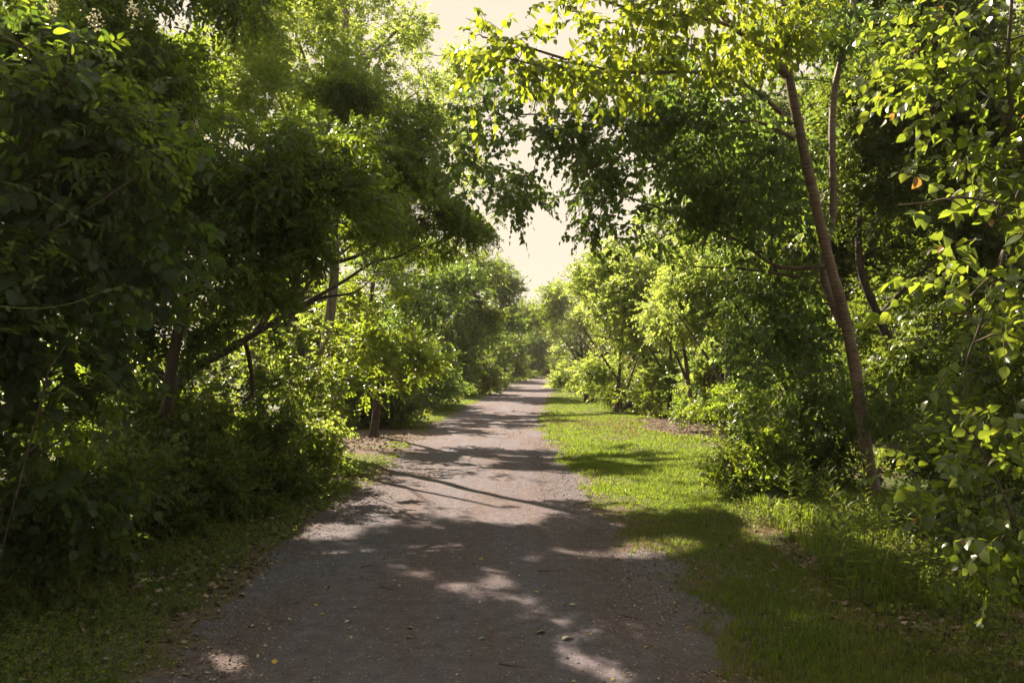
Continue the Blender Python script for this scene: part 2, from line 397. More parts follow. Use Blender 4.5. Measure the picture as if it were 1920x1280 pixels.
# ------------------------------------------------------------------ path outline and terrain
LE = [(330, 1280), (362, 1205), (430, 1135), (500, 1070), (580, 1000), (650, 940), (728, 885), (783, 823), (835, 790), (879, 764), (930, 735), (967, 713)]
RE = [(1372, 1280), (1322, 1160), (1262, 1105), (1210, 1060), (1160, 985), (1105, 945), (1062, 885), (1019, 826), (1002, 797), (1014, 771), (1029, 738), (1040, 713)]
lw = np.array([ground_at(*q) for q in LE]); rw = np.array([ground_at(*q) for q in RE])
far = np.array([[4.6, 90.], [8.5, 115.], [16., 140.], [30., 170.]])
lw = np.vstack([[-1.75, -3], [-1.75, 2.0], lw, [[1.6, 74.]], far-[1.5, 0]])
rw = np.vstack([[1.15, -3], [1.13, 2.0], rw, [[4.6, 74.]], far+[1.6, 0]])
def xl(y): return np.interp(y, lw[:, 1], lw[:, 0])
def xr(y): return np.interp(y, rw[:, 1], rw[:, 0])
def n2(x, y, s, seed=0): return vnoise(np.stack([x, y, np.zeros_like(x)], -1).reshape(-1, 3), s, seed).reshape(x.shape)
def gz(x, y):
    x = np.asarray(x, float); y = np.asarray(y, float)
    e = np.maximum(xl(y)-x, x-xr(y))           # distance outside the path
    e = e+(n2(x, y, 1.3, 3)-.5)*.5+(n2(x, y, 5, 4)-.5)*.34+(n2(x, y, 17, 14)-.5)*.22
    base = -.035+.05*(1/(1+np.exp(-np.clip(e*11, -30, 30))))
    out = np.clip(e, 0, 3)
    z = base+out*.012+(n2(x, y, .7, 5)-.5)*.05*np.clip(out, 0, 1)+(n2(x, y, 9, 6)-.5)*.012
    b = np.clip((-6.5-x+xl(y)*.5)/7, 0, 1)
    return z-2.1*b*b*(3-2*b)

def grid(xs, ys):
    X, Y = np.meshgrid(xs, ys); nx, ny = len(xs), len(ys)
    i = (np.arange(ny-1)[:, None]*nx+np.arange(nx-1)[None]).ravel()
    return X, Y, np.vstack([np.stack([i, i+1, i+nx+1], 1), np.stack([i, i+nx+1, i+nx], 1)])
xs = np.unique(np.round(np.concatenate([-np.geomspace(6, 600, 46)[::-1], np.arange(-6, 6.5, .09), np.geomspace(6.6, 600, 46)]), 3))
ys = np.unique(np.round(np.concatenate([np.arange(-8, 2.5, .5), np.arange(2.5, 14, .08), np.arange(14, 40, .22), np.geomspace(40, 900, 90)]), 3))
X, Y, F = grid(xs, ys)
edge = np.clip(1-(np.maximum(xl(Y)-X, X-xr(Y))+(n2(X, Y, 1.9, 23)-.5)*.9)/.55, 0, 1)
for (cx_, cy_, rx_, ry_) in [(4.5, 19.2, 1.3, 3.6), (-2.9, 17, .9, 2.4), (-2.5, 14.2, .7, .6)]: edge = np.maximum(edge, np.clip(1.7-((X-cx_)/rx_)**2-((Y-cy_)/ry_)**2, 0, 1))
acc = Acc(); acc.add(np.stack([X, Y, gz(X, Y)], -1), F, 0, np.stack([edge.ravel(), edge.ravel()*0], 1))
def ground_mat():
    m, nt, o = newmat('verge_soil')
    tc = N(nt, 'ShaderNodeTexCoord').outputs['Object']
    a = N(nt, 'ShaderNodeTexNoise'); a.inputs['Scale'].default_value = 1.3; a.inputs['Detail'].default_value = 5; nt.links.new(tc, a.inputs['Vector'])
    b = N(nt, 'ShaderNodeTexNoise'); b.inputs['Scale'].default_value = 34; b.inputs['Detail'].default_value = 6; b.inputs['Roughness'].default_value = .7; nt.links.new(tc, b.inputs['Vector'])
    soil = ramp(nt, b.outputs[0], [(.3, (.055, .038, .030)), (.55, (.115, .080, .062)), (.75, (.21, .16, .125))])
    grn = ramp(nt, b.outputs[0], [(.3, (.030, .045, .014)), (.7, (.085, .115, .030))])
    c = mixc(nt, ramp(nt, a.outputs[0], [(.38, (0, 0, 0)), (.56, (1, 1, 1))]), soil, grn)
    uv = N(nt, 'ShaderNodeUVMap'); sx = N(nt, 'ShaderNodeSeparateXYZ'); nt.links.new(uv.outputs[0], sx.inputs[0])
    c = mixc(nt, sx.outputs[0], c, ramp(nt, b.outputs[0], [(.3, (.075, .052, .043)), (.55, (.135, .098, .080)), (.75, (.22, .17, .14))]))
    p = N(nt, 'ShaderNodeBsdfPrincipled'); p.inputs['Roughness'].default_value = .95; p.inputs['Specular IOR Level'].default_value = .15
    nt.links.new(c, p.inputs['Base Color'])
    bp = N(nt, 'ShaderNodeBump'); bp.inputs['Strength'].default_value = .7; bp.inputs['Distance'].default_value = .02
    nt.links.new(b.outputs[0], bp.inputs['Height']); nt.links.new(bp.outputs[0], p.inputs['Normal']); nt.links.new(p.outputs[0], o.inputs[0]); return m
tag(acc.build('ground', ground_mat()), kind='structure')

def path_mat():
    m, nt, o = newmat('gravel_path')
    tc = N(nt, 'ShaderNodeTexCoord').outputs['Object']
    def nz(s, d, r=.6, stretch=None):
        n = N(nt, 'ShaderNodeTexNoise'); n.inputs['Scale'].default_value = s; n.inputs['Detail'].default_value = d; n.inputs['Roughness'].default_value = r
        if stretch:
            mp = N(nt, 'ShaderNodeMapping'); mp.inputs['Scale'].default_value = stretch; nt.links.new(tc, mp.inputs[0]); nt.links.new(mp.outputs[0], n.inputs['Vector'])
        else: nt.links.new(tc, n.inputs['Vector'])
        return n.outputs[0]
    big = nz(1.1, 4, .6, (1.5, .22, 1)); mid = nz(9, 5, .7); fine = nz(120, 4, .75)
    vo = N(nt, 'ShaderNodeTexVoronoi'); vo.inputs['Scale'].default_value = 85; nt.links.new(tc, vo.inputs['Vector'])
    dirt = ramp(nt, mid, [(.25, (.080, .057, .068)), (.75, (.149, .108, .122))])
    grav = ramp(nt, mid, [(.25, (.083, .072, .098)), (.75, (.164, .140, .180))])
    c = mixc(nt, ramp(nt, big, [(.40, (0, 0, 0)), (.60, (1, 1, 1))]), dirt, grav)
    c = mixc(nt, 1.0, c, ramp(nt, fine, [(.3, (.55, .53, .52)), (.5, (1, 1, 1)), (.72, (1.5, 1.47, 1.42))]), 'MULTIPLY')
    sp = N(nt, 'ShaderNodeSeparateColor'); nt.links.new(vo.outputs['Color'], sp.inputs[0])
    c = mixc(nt, ramp(nt, sp.outputs[0], [(.975, (0, 0, 0)), (.985, (.5, .5, .5))]), c, (.34, .32, .31))
    p = N(nt, 'ShaderNodeBsdfPrincipled'); p.inputs['Roughness'].default_value = .92; p.inputs['Specular IOR Level'].default_value = .2
    nt.links.new(c, p.inputs['Base Color'])
    b1 = N(nt, 'ShaderNodeBump'); b1.inputs['Strength'].default_value = .8; b1.inputs['Distance'].default_value = .008
    b2 = N(nt, 'ShaderNodeBump'); b2.inputs['Strength'].default_value = .6; b2.inputs['Distance'].default_value = .02
    nt.links.new(fine, b1.inputs['Height']); nt.links.new(mid, b2.inputs['Height']); nt.links.new(b2.outputs[0], b1.inputs['Normal'])
    nt.links.new(b1.outputs[0], p.inputs['Normal']); nt.links.new(p.outputs[0], o.inputs[0]); return m
py_ = np.unique(np.concatenate([np.arange(-6, 2, .5), np.arange(2, 14, .08), np.arange(14, 60, .4), np.arange(60, 170, 2.)]))
u = np.linspace(0, 1, 44)
Xp = (xl(py_)-.55)[:, None]*(1-u)+(xr(py_)+.55)[:, None]*u; Yp = np.repeat(py_[:, None], len(u), 1)
i = (np.arange(len(py_)-1)[:, None]*len(u)+np.arange(len(u)-1)[None]).ravel()
Zp = -.004+.012*np.sin(np.pi*u)[None]+(n2(Xp, Yp, 2.2, 8)-.5)*.014+(n2(Xp, Yp, 11, 9)-.5)*.004
Zp = np.where((u < .02)|(u > .98), -.06, Zp)
acc = Acc(); acc.add(np.stack([Xp, Yp, Zp], -1), np.vstack([np.stack([i, i+1, i+len(u)+1], 1), np.stack([i, i+len(u)+1, i+len(u)], 1)]))
tag(acc.build('path', path_mat()), kind='structure')
def pz(x, y):
    return -.004+.012*np.sin(np.pi*np.clip((x-xl(y)+.55)/(xr(y)-xl(y)+1.1), 0, 1))+(n2(x, y, 2.2, 8)-.5)*.014

def water_mat():
    m, nt, o = newmat('river_water')
    p = N(nt, 'ShaderNodeBsdfPrincipled'); p.inputs['Base Color'].default_value = (.05, .06, .05, 1); p.inputs['Roughness'].default_value = .12
    nz = N(nt, 'ShaderNodeTexNoise'); nz.inputs['Scale'].default_value = 3; nz.inputs['Detail'].default_value = 4
    nt.links.new(N(nt, 'ShaderNodeTexCoord').outputs['Object'], nz.inputs['Vector'])
    bp = N(nt, 'ShaderNodeBump'); bp.inputs['Strength'].default_value = .5; bp.inputs['Distance'].default_value = .05
    nt.links.new(nz.outputs[0], bp.inputs['Height']); nt.links.new(bp.outputs[0], p.inputs['Normal']); nt.links.new(p.outputs[0], o.inputs[0]); return m
acc = Acc(); acc.add([[-590, -60, -1.35], [-9, -60, -1.35], [-9, 880, -1.35], [-590, 880, -1.35]], [[0, 1, 2], [0, 2, 3]])
tag(acc.build('water', water_mat()), kind='structure')

# ------------------------------------------------------------------ trees and shrubs
def woody(name, label, cat, base, stems, crowns, bark, group=None, trunk_name='trunk', limb_name='limb', crown_name='crown'):
    """stems: list of (points in world, r0, r1, sides); the first is the trunk, the others are limbs.
       crowns: list of dicts for foliage()"""
    root = thing(name, label, cat, base, group)
    nodes = []
    for i, (pts, r0, r1, sides) in enumerate(stems):
        n = max(8, 5*len(pts)); c = spline(pts, n); a = Acc()
        rr = r0+(r1-r0)*np.linspace(0, 1, n)**.8
        if i == 0 and r0 > .05: rr = rr*(1+.28*np.exp(-np.linspace(0, 1, n)*22))
        tube(a, c, rr, sides, 0, .16, i)
        if r1 > .004: a.add(np.vstack([c[-1]+[0, 0, r1*.6], a.v[0][-sides:]]), [[0, 1+j, 1+(j+1) % sides] for j in range(sides)])
        a.build(trunk_name if i == 0 else limb_name, M[bark], root, base)
        nodes.append(c[1:] if i else c[len(c)//3:])
    nodes = np.concatenate(nodes) if nodes else np.array([base])
    for cr in crowns:
        a = Acc(); cr = dict(cr); mat = cr.pop('mat', cr['kind']); nm = cr.pop('name', crown_name)
        foliage(a, nodes=nodes, **cr)
        if a.v: a.build(nm, [M[mat], M['twig']], root, base)
    return root

def G(px, d):      # ground point under a pixel column at a depth
    x = (px-960)/FPX*d; return np.array([x, d, float(gz(np.array([x]), np.array([d]))[0])-.03])

# --- left, near: climbing vine with round leaves
b = np.array([-3.3, 4.8, 0.0])
woody('climbing_vine', 'dark climbing vine with big round leaves covering the left edge of the picture', 'vine', b,
      [([b, [-3.2, 4.7, 1.0], P(-60, 500, 4.7), P(60, 250, 4.6), P(200, 100, 4.5)], .022, .006, 6),
       ([P(-60, 520, 4.7), P(120, 420, 4.4), P(260, 330, 4.4)], .010, .004, 5),
       ([b+[.1, 0, 0], P(70, 780, 4.4), P(90, 700, 4.3), P(125, 645, 4.25)], .007, .004, 5)],
      [dict(masses=[(40, 120, 4.6, 210, 150, .45), (230, 250, 4.9, 130, 170, .35, .8), (100, 400, 4.7, 190, 170, .45), (230, 420, 5.0, 130, 160, .35, .8),
                    (60, 640, 4.9, 170, 160, .4, .8), (210, 600, 5.1, 150, 90, .35, .7), (70, 880, 4.9, 150, 120, .35, .8), (-100, 400, 4.4, 150, 500, .5)],
            kind='vine', lod=0, den=1.9),
       dict(masses=[(60, 150, 4.3, 220, 170, .4), (250, 330, 4.7, 120, 200, .35), (80, 560, 4.5, 200, 200, .4, .8), (150, 800, 4.8, 150, 150, .4, .8)], kind='privet', lod=0, den=.9)], 'bark', trunk_name='stem', limb_name='runner', crown_name='foliage')
# thin green runner reaching across the dark leaves
def runner(name, label, pts, cat, n, leaf, kind='dogwood', r=.0024):
    pts = spline([P(*q) for q in pts], 24); base = pts[0]
    root = thing(name, label, cat, base)
    a = Acc(); tube(a, pts, np.linspace(r, r*.4, 24), 5); a.build('stem', M['greenstem'], root, base)
    i = rng.integers(2, 23, n); a = Acc(); t = norm(np.gradient(pts, axis=0))[i]
    sd_ = norm(np.cross(t, [0, .3, 1]))*np.where(np.arange(n) % 2, 1, -1)[:, None]
    put_leaves(a, pts[i], t*.5+sd_*.6+rng.normal(0, .25, (n, 3))+[0, 0, -.35], np.array([0, -.5, .8])+rng.normal(0, .3, (n, 3)), rng.uniform(.5, 1, n)*leaf, 'ovate', 0)
    a.build('foliage', M[kind], root, base)
runner('vine_runner', 'thin pale vine shoot arching across the dark round leaves, lower of the two', [(-30, 572, 3.6), (60, 578, 3.6), (130, 570, 3.6), (190, 548, 3.65), (240, 536, 3.7), (285, 560, 3.7)], 'vine', 13, .05, 'vine')
runner('vine_runner', 'thin green vine shoot with drooping tip on the dark round leaves, upper of the two', [(-30, 335, 3.8), (40, 350, 3.8), (110, 385, 3.8), (160, 415, 3.8), (195, 425, 3.8)], 'vine', 12, .055, 'vine')

# --- left: privet with narrow leaves, near
b = G(300, 7.4)
woody('privet_tree', 'tall dark privet with narrow leaves and small cream blossoms left of the path', 'tree', b,
      [([b, P(310, 800, 7.2), P(330, 640, 7.0), P(380, 450, 7.0), P(390, 340, 7.2)], .07, .03, 8),
       ([P(345, 600, 7.0), P(250, 400, 6.6), P(200, 150, 6.4), P(150, -60, 6.2)], .045, .012, 7),
       ([P(410, 400, 6.9), P(520, 360, 7.1), P(620, 330, 7.4)], .035, .010, 6)],
      [dict(masses=[(230, 60, 6.3, 130, 140, .8), (430, -10, 6.8, 110, 45, .7, .9), (310, 230, 6.6, 100, 130, .7), (510, 320, 7.0, 150, 100, .8),
                    (440, 420, 6.8, 190, 110, .7), (590, 380, 7.3, 130, 110, .7), (540, 470, 7.2, 90, 70, .5), (430, 520, 6.7, 120, 60, .5, .8),
                    (470, 350, 8.2, 200, 120, .7), (330, 360, 8.0, 130, 170, .7), (250, 480, 7.6, 130, 80, .6), (700, 400, 8.6, 100, 60, .5, .7), (618, 440, 7.2, 45, 70, .3), (640, 290, 7.6, 100, 70, .7, .9), (150, 200, 6.8, 200, 300, .7, .8), (300, -90, 6.8, 200, 70, 1.0)],
            kind='privet', lod=1, den=3.6, clump=9),
       dict(masses=[(400, 600, 7.6, 110, 60, .5, .5), (500, 560, 7.8, 70, 50, .4, .6), (270, 640, 7.2, 90, 80, .5, .6), (180, 560, 7.0, 110, 90, .5, .8), (540, 640, 8.6, 60, 40, .4, .35)], kind='bush', mat='cool', lod=1, den=2.4)], 'darkbark')
# cream blossom clusters on it
def blossoms(spots):
    for j, (px, py, d, r, lab) in enumerate(spots):
        c = P(px, py, d); root = Acc(); n = 60; r = r*.7
        p_ = c+rng.normal(0, 1, (n, 3))*np.array([r, r, r*1.3])
        put_leaves(root, p_, rng.normal(0, 1, (n, 3)), rng.normal(0, 1, (n, 3)), rng.uniform(.008, .014, n), 'round', 2)
        st = Acc()
        for q in p_[::3]: tube(root, [c-[0, 0, r*1.5], (c+q)/2, q], .0012, 3, 1)
        o = root.build('blossom_cluster', [M['flower'], M['greenstem']], None, c); tag(o, lab, 'blossom', 'cream blossom clusters on the left shrubs')
blossoms([(178, 40, 4.0, .030, 'small cream blossom cluster highest up among the dark leaves at the left'),
          (250, 18, 4.3, .022, 'cream blossom cluster at the top edge of the dark leaves, right of the highest one'),
          (372, 240, 5.6, .035, 'pale blossom cluster below the sunlit gap in the upper left leaves'),
          (392, 188, 5.8, .030, 'pale blossom cluster at the lower edge of the sunlit leaves at upper left'),
          (96, 15, 4.0, .018, 'faint cream blossom cluster at the top left, beside the bare twigs')])

# --- left: gnarled dark tree with spreading limbs
b = G(300, 8.6)
woody('spreading_tree', 'gnarled dark tree forking low with long limbs reaching over the left verge', 'tree', b,
      [([b, P(296, 860, 8.5), P(310, 790, 8.4), P(325, 725, 8.3)], .105, .085, 9),
       ([P(325, 735, 8.3), P(365, 690, 8.3), P(430, 655, 8.5), P(500, 612, 8.9), P(560, 578, 9.3), P(605, 558, 9.7), P(665, 548, 10.2), P(700, 520, 10.6)], .065, .006, 8),
       ([P(325, 730, 8.3), P(290, 690, 8.2), P(240, 660, 8.0), P(160, 600, 7.8), P(60, 520, 7.6)], .045, .010, 7),
       ([P(330, 725, 8.3), P(370, 650, 8.5), P(420, 590, 8.8), P(500, 520, 9.2), P(560, 440, 9.6), P(640, 330, 10.2), P(700, 200, 10.6)], .045, .012, 7),
       ([P(480, 622, 8.8), P(530, 555, 9.3), P(610, 500, 9.8), P(680, 475, 10.3), P(760, 420, 11), P(840, 400, 11.4)], .045, .012, 6),
       ([P(560, 575, 9.3), P(640, 530, 9.8), P(700, 492, 10.3), P(750, 480, 10.8), P(800, 450, 11.2)], .03, .010, 6),
       ([P(540, 590, 9.2), P(590, 520, 9.6), P(680, 440, 10.2), P(790, 330, 11)], .03, .010, 6),
       ([P(410, 665, 8.5), P(455, 640, 8.5), P(470, 690, 8.5), P(472, 735, 8.5), P(455, 755, 8.5)], .03, .018, 6)],
      [dict(masses=[(700, 320, 10.6, 120, 90, 1.1), (655, 190, 10.0, 85, 60, .7, 1.3), (560, 310, 10.8, 100, 100, .9, 1.2), (530, 400, 10.2, 90, 60, .8, 1.4), (770, 380, 11.2, 120, 90, 1.0), (760, 250, 11, 90, 100, .9, .7),
                    (875, 425, 11.6, 85, 60, .7, 1.5), (800, 330, 11.4, 80, 70, .8, .8), (300, 560, 8.2, 150, 50, .6, .4), (820, 470, 11.6, 60, 30, .7, .5), (720, 470, 12.5, 110, 50, .8, .7), (640, 420, 11.5, 80, 50, .7, .8)],
            kind='fine', lod=1, den=3.4)], 'darkbark')
# --- left: pale straight trunk with bright tall crown
b = G(600, 14)
woody('straight_tree', 'tall tree with straight pale trunk and bright backlit crown on the left', 'tree', b,
      [([b, P(603, 740, 14), P(612, 640, 14), P(625, 540, 14), P(630, 440, 14), P(640, 250, 14.5), P(650, 0, 15), P(650, -200, 15)], .12, .05, 10),
       ([P(640, 250, 14.5), P(580, 130, 15), P(540, 20, 15)], .05, .015, 6), ([P(645, 150, 14.7), P(720, 80, 16), P(780, 30, 17)], .05, .015, 6),
       ([P(640, 300, 14.4), P(720, 220, 15.5), P(800, 160, 17)], .04, .012, 6)],
      [dict(masses=[(580, 60, 15.5, 130, 90, 1.4), (690, 60, 16, 120, 90, 1.5), (520, 130, 15, 110, 70, 1.2, .9), (780, 80, 17, 60, 90, 1.2, .8),
                    (740, 190, 17, 110, 70, 1.3, .8), (820, 180, 18, 60, 60, 1.2, .6), (640, -70, 16, 190, 80, 1.8), (600, -130, 14.3, 120, 100, 1.2, 1.2), (600, -40, 12.5, 100, 60, .9, 1.4), (520, -40, 12.2, 90, 70, 1.0, 2.0), (620, 170, 15, 120, 70, 1.2, .8), (600, 210, 12.6, 100, 60, .9, 1.1), (640, 90, 13.2, 110, 80, .9, 1.0), (700, 180, 13.2, 90, 60, .9, .9), (500, 60, 13.5, 90, 70, .9, 1.3), (440, 190, 13.4, 90, 60, .9, 1.8), (520, 150, 13.0, 70, 60, .9, 1.5), (855, 260, 18, 60, 60, 1, 1.5), (870, 140, 18, 45, 70, 1, 1.5), (870, 330, 18, 50, 40, 1, 1.5)],  # lobes above the view added to block sun from the near right lawn
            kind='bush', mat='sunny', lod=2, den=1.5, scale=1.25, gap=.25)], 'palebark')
# --- left: sunny shrub under the pale trunk
b = G(605, 11)
woody('leafy_shrub', 'bright yellow green shrub in sun below the pale trunk, left of the path', 'shrub', b,
      [([b, P(602, 780, 11), P(600, 690, 11), P(600, 610, 11)], .018, .006, 5), ([b+[.15, 0, 0], P(640, 800, 11), P(640, 740, 11)], .012, .005, 5)],
      [dict(masses=[(610, 650, 11, 55, 60, .5, .9), (560, 700, 11.2, 70, 60, .6, .8), (605, 740, 10.8, 52, 60, .5), (570, 790, 10.4, 90, 55, .6), (600, 825, 10.6, 50, 40, .5), (520, 640, 11.5, 50, 60, .5, .6)],
            kind='dogwood', mat='sunny', lod=1, den=2.6, scale=.8)], 'bark', trunk_name='stem', limb_name='stem', crown_name='foliage')
# --- left: low dark undergrowth shrubs close by
for (px, d, ms, lab) in [
    (60, 5.6, [(30, 960, 5.4, 190, 120, .5), (190, 930, 5.8, 120, 110, .5, .8), (-120, 900, 5, 200, 250, .6), (150, 1050, 5.9, 110, 60, .4), (30, 1140, 5.1, 110, 50, .3), (60, 1060, 5.1, 120, 60, .35, .8)], 'low dark shrub at the left edge beneath the round leaved vine'),
    (330, 7.8, [(280, 850, 7.2, 130, 90, .6), (380, 900, 7.8, 120, 70, .6), (230, 930, 6.8, 120, 60, .5), (330, 790, 8.0, 110, 60, .5, .8), (290, 760, 7.6, 60, 60, .3, .6), (420, 935, 8.1, 90, 45, .4), (300, 980, 7.0, 120, 50, .45)], 'low dark shrub in front of the gnarled forked trunk'),
    (500, 9.6, [(470, 800, 9.2, 110, 80, .6), (560, 870, 9.9, 80, 40, .5), (500, 900, 9.0, 90, 40, .45), (610, 870, 11.0, 60, 30, .4), (540, 915, 9.6, 80, 30, .4), (440, 720, 9.6, 90, 60, .5, .4), (540, 720, 10, 70, 70, .5, .5)], 'low dark shrub between the forked trunk and the sunny yellow green shrub')]:
    b = G(px, d)
    woody('undergrowth_shrub', lab, 'shrub', b, [([b, b+[.1, 0, .4], b+[-.1, .1, 1.0]], .02, .008, 5), ([b, b+[-.3, 0, .3], b+[-.6, .1, .8]], .015, .006, 5)],
          [dict(masses=ms, kind='bush', mat='dull_shade', lod=1, den=2.8, scale=1.05)], 'bark', 'dark shrubs under the left trees', 'stem', 'stem', 'foliage')
# --- left: backing trees towards the river
for (px, d, ms, lab, mt) in [
    (120, 11, [(150, 250, 11, 240, 260, 1.3, 1.6), (270, 290, 13.8, 130, 130, 1.2, 1.6), (60, 200, 13, 150, 180, 1.2, 1.3), (350, 120, 11.5, 150, 150, 1.2, .6), (60, 480, 11, 220, 90, 1.0, .8), (100, -100, 11, 350, 160, 1.8), (150, -200, 12, 260, 120, 1.6), (60, 660, 10.5, 200, 90, .9, .55), (130, 820, 10, 220, 90, .9, .9)], 'dark broad tree standing behind the vine at the upper left', 'fine'),
    (480, 15, [(450, 60, 15, 110, 110, 1.4, .8), (400, 150, 14.5, 90, 80, 1.2)], 'leafy tree catching the sun through the gap in the upper left leaves', 'sunny'),
    (700, 17, [(700, 430, 18.5, 70, 50, 1.2, 1.2), (660, 290, 21, 90, 60, 1.6, 1.2), (765, 320, 21, 60, 60, 1.4, 1.0), (620, 200, 22, 100, 70, 1.6, 1.2), (700, 530, 16, 110, 70, 1.2, .6), (720, 620, 15.5, 90, 80, 1.1), (760, 680, 16, 90, 60, .9), (640, 560, 17, 60, 80, 1.0, .7)], 'leafy tree just behind the long dark limbs on the left', 'bush'),
    (560, 13.5, [(600, 720, 13, 110, 60, .8, .8), (520, 640, 13.5, 80, 60, .8, .45), (600, 540, 14, 70, 50, .8, .3), (440, 840, 12, 160, 50, .8), (330, 630, 12, 120, 50, .8, .4), (350, 740, 11.5, 120, 50, .8, .8), (230, 730, 11, 100, 60, .8, .8)], 'light shrubby tree behind the foot of the pale trunk', 'bush'),
    (350, 20, [(420, 600, 20, 120, 40, 1.5, .35), (250, 700, 19, 160, 45, 1.5, .5), (420, 770, 18, 160, 45, 1.5, .6), (80, 700, 18, 160, 60, 1.5, .5), (100, 800, 16, 160, 60, 1.2)], 'sunlit tree on the river bank seen through the left undergrowth', 'sunny')]:
    b = G(px, d)
    woody('broadleaf_tree', lab, 'tree', b, [([b, b+[.1, 0, 1.2], b+[-.1, .2, 2.8], b+[.2, .3, 4.5]], .10, .03, 7)],
          [dict(masses=ms, kind='bush', mat=mt, lod=2, den=2.6, scale=1.5, br_r=.016)], 'darkbark', 'trees along the river side')

# --- left row of shrubs and small trees going back along the path
left_row = [
    # px at base, d, height, half width px, mat, label
    (735, 14.5, [(720, 740, 14.2, 75, 60, .8), (745, 660, 14.8, 80, 60, .8), (690, 690, 15, 60, 60, .7)], 'bush', 'rounded shrub nearest the grass strip on the left, behind the sunny shrub'),
    (800, 19, [(800, 700, 18.5, 70, 60, 1.0), (790, 620, 19, 80, 70, 1.1), (830, 540, 20, 80, 60, 1.2), (760, 560, 18, 70, 60, 1.0), (765, 480, 19, 85, 50, 1.3, 1.3), (690, 470, 18, 60, 50, 1.1, .9)], 'fine', 'second leafy tree along the left side of the path, with foliage to the ground'),
    (860, 27, [(862, 690, 26, 55, 50, 1.2), (855, 620, 27, 65, 60, 1.4), (880, 540, 28, 75, 50, 1.5), (905, 590, 28, 45, 40, 1.2), (900, 510, 28, 60, 36, 1.4, 1.2), (835, 490, 27, 60, 40, 1.4)], 'bush', 'third leafy tree along the left side of the path with curving stems'),
    (915, 37, [(915, 670, 36, 45, 42, 1.5), (910, 600, 37, 55, 50, 1.7), (935, 530, 38, 50, 38, 1.7), (955, 600, 38, 35, 45, 1.3), (965, 545, 38, 30, 30, 1.3)], 'fine', 'fourth leafy tree on the left whose bluish crown rises beside the bright sky gap'),
    (962, 52, [(958, 660, 50, 40, 36, 1.8), (965, 610, 52, 42, 42, 2), (985, 590, 52, 28, 30, 1.8)], 'bush', 'fifth tree along the left side where the path starts to narrow'),
    (1000, 74, [(998, 655, 72, 36, 34, 2.2), (1005, 615, 74, 34, 28, 2.4)], 'fine', 'sixth tree on the left by the far bend of the path'),
    (1035, 100, [(1030, 680, 96, 50, 22, 3, 1.5), (1060, 672, 92, 40, 26, 3, 1.5), (1030, 655, 98, 40, 32, 3), (1040, 610, 100, 46, 36, 3), (1075, 640, 104, 40, 38, 3)], 'bush', 'farthest dark tree closing off the bend of the path')]
for (px, d, ms, mt, lab) in left_row:
    q_ = float(np.interp(d, [14, 19, 27, 37, 52, 74, 100], [1.38, 1.45, 1.42, 1.35, 1.27, 1.14, 1.0]))
    ms = [(m_[0], m_[1], m_[2]*q_, m_[3]/1.08, m_[4], m_[5]*1.2)+tuple(m_[6:]) for m_ in ms]; d = d*q_
    b = G(px, d); s = min(3.2, 1.25+d/28)
    woody('broadleaf_tree' if d > 18 else 'leafy_shrub', lab, 'tree' if d > 18 else 'shrub', b,
          [([b, b+[.1, 0, .9], b+[.3, .1, 2.0], b+[.6, .2, 3.2]], .04+d*.0012, .015, 6), ([b+[-.3, .1, 0], b+[-.4, 0, .8], b+[0, .1, 2.2]], .03+d*.001, .01, 6)],
          [dict(masses=ms+[(px-1.0*FPX/d, HOR+1.1*FPX/d, d, 1.0*FPX/d, .55*FPX/d, 1.2), (px-.3*FPX/d, HOR+.2*FPX/d, d, 1.1*FPX/d, 1.0*FPX/d, 1.2), (px-1.6*FPX/d, HOR+.2*FPX/d, d+1, 1.5*FPX/d, 1.5*FPX/d, 1.6), (px-2.4*FPX/d, HOR-1.0*FPX/d, d+2.5, 2.0*FPX/d, 2.2*FPX/d, 1.6)], kind='bush', mat='dull_shade' if mt == 'bush' else 'cool', lod=1 if d < 16 else 2, den=4.4, scale=s if d > 16 else 1.0, br_r=.012+d*.0004)], 'darkbark', 'trees and shrubs along the left side of the path')

def low_shrubs(rows, side, group):
    for i, (px, d, w, h, mt, lab) in enumerate(rows):
        b = G(px, d); k_ = FPX/d; gy = HOR+CAM_H*k_; ms = []
        for j in range(5):
            ms.append((px+rng.uniform(-.8, .8)*w*k_, gy-rng.uniform(.25, .75)*h*k_, d+rng.uniform(-.6, .6), rng.uniform(.35, .7)*w*k_, rng.uniform(.3, .5)*h*k_, .8))
        woody('leafy_shrub', lab, 'shrub', b, [([b, b+[.1, 0, h*.4], b+[.2, .1, h*.8]], .02, .008, 5), ([b, b+[-.2, 0, h*.4], b+[-.4, .1, h*.7]], .018, .008, 5)],
              [dict(masses=ms, kind='bush', mat=mt, lod=2, den=3.4, scale=min(3, 1.2+d/28))], 'darkbark', group, 'stem', 'stem', 'foliage')
low_shrubs([(690, 22.0, 1.2, 1.5, 'dull_shade', 'low shrub filling the gap beside the bare patch on the left'), (812, 30, 1.3, 1.9, 'cool', 'low shrub between the second and third left trees'), (862, 40, 1.5, 2.2, 'dull_shade', 'low shrub between the third and fourth left trees'),
            (905, 53, 1.7, 2.6, 'cool', 'low shrub between the fourth and fifth left trees'), (942, 70, 2.0, 3.0, 'dull_shade', 'low shrub before the sixth left tree'), (985, 90, 2.8, 3.4, 'cool', 'far low shrub on the left just before the bend')], -1, 'low shrubs along the left side of the path')
low_shrubs([(1078, 50, 1.1, 2.0, 'sunny', 'low sunny shrub right where the path narrows'), (1082, 66, 2.0, 3.0, 'dull_shade', 'low shrub at the right hand side of the far bend'),
            (1190, 27, 1.2, 1.6, 'dull_shade', 'low shrub around the trunk of the brightest tree'), (1355, 21, 1.2, 1.7, 'cool', 'low shrub around the stems of the sunny spreading tree')], 1, 'low shrubs beyond the lawn')
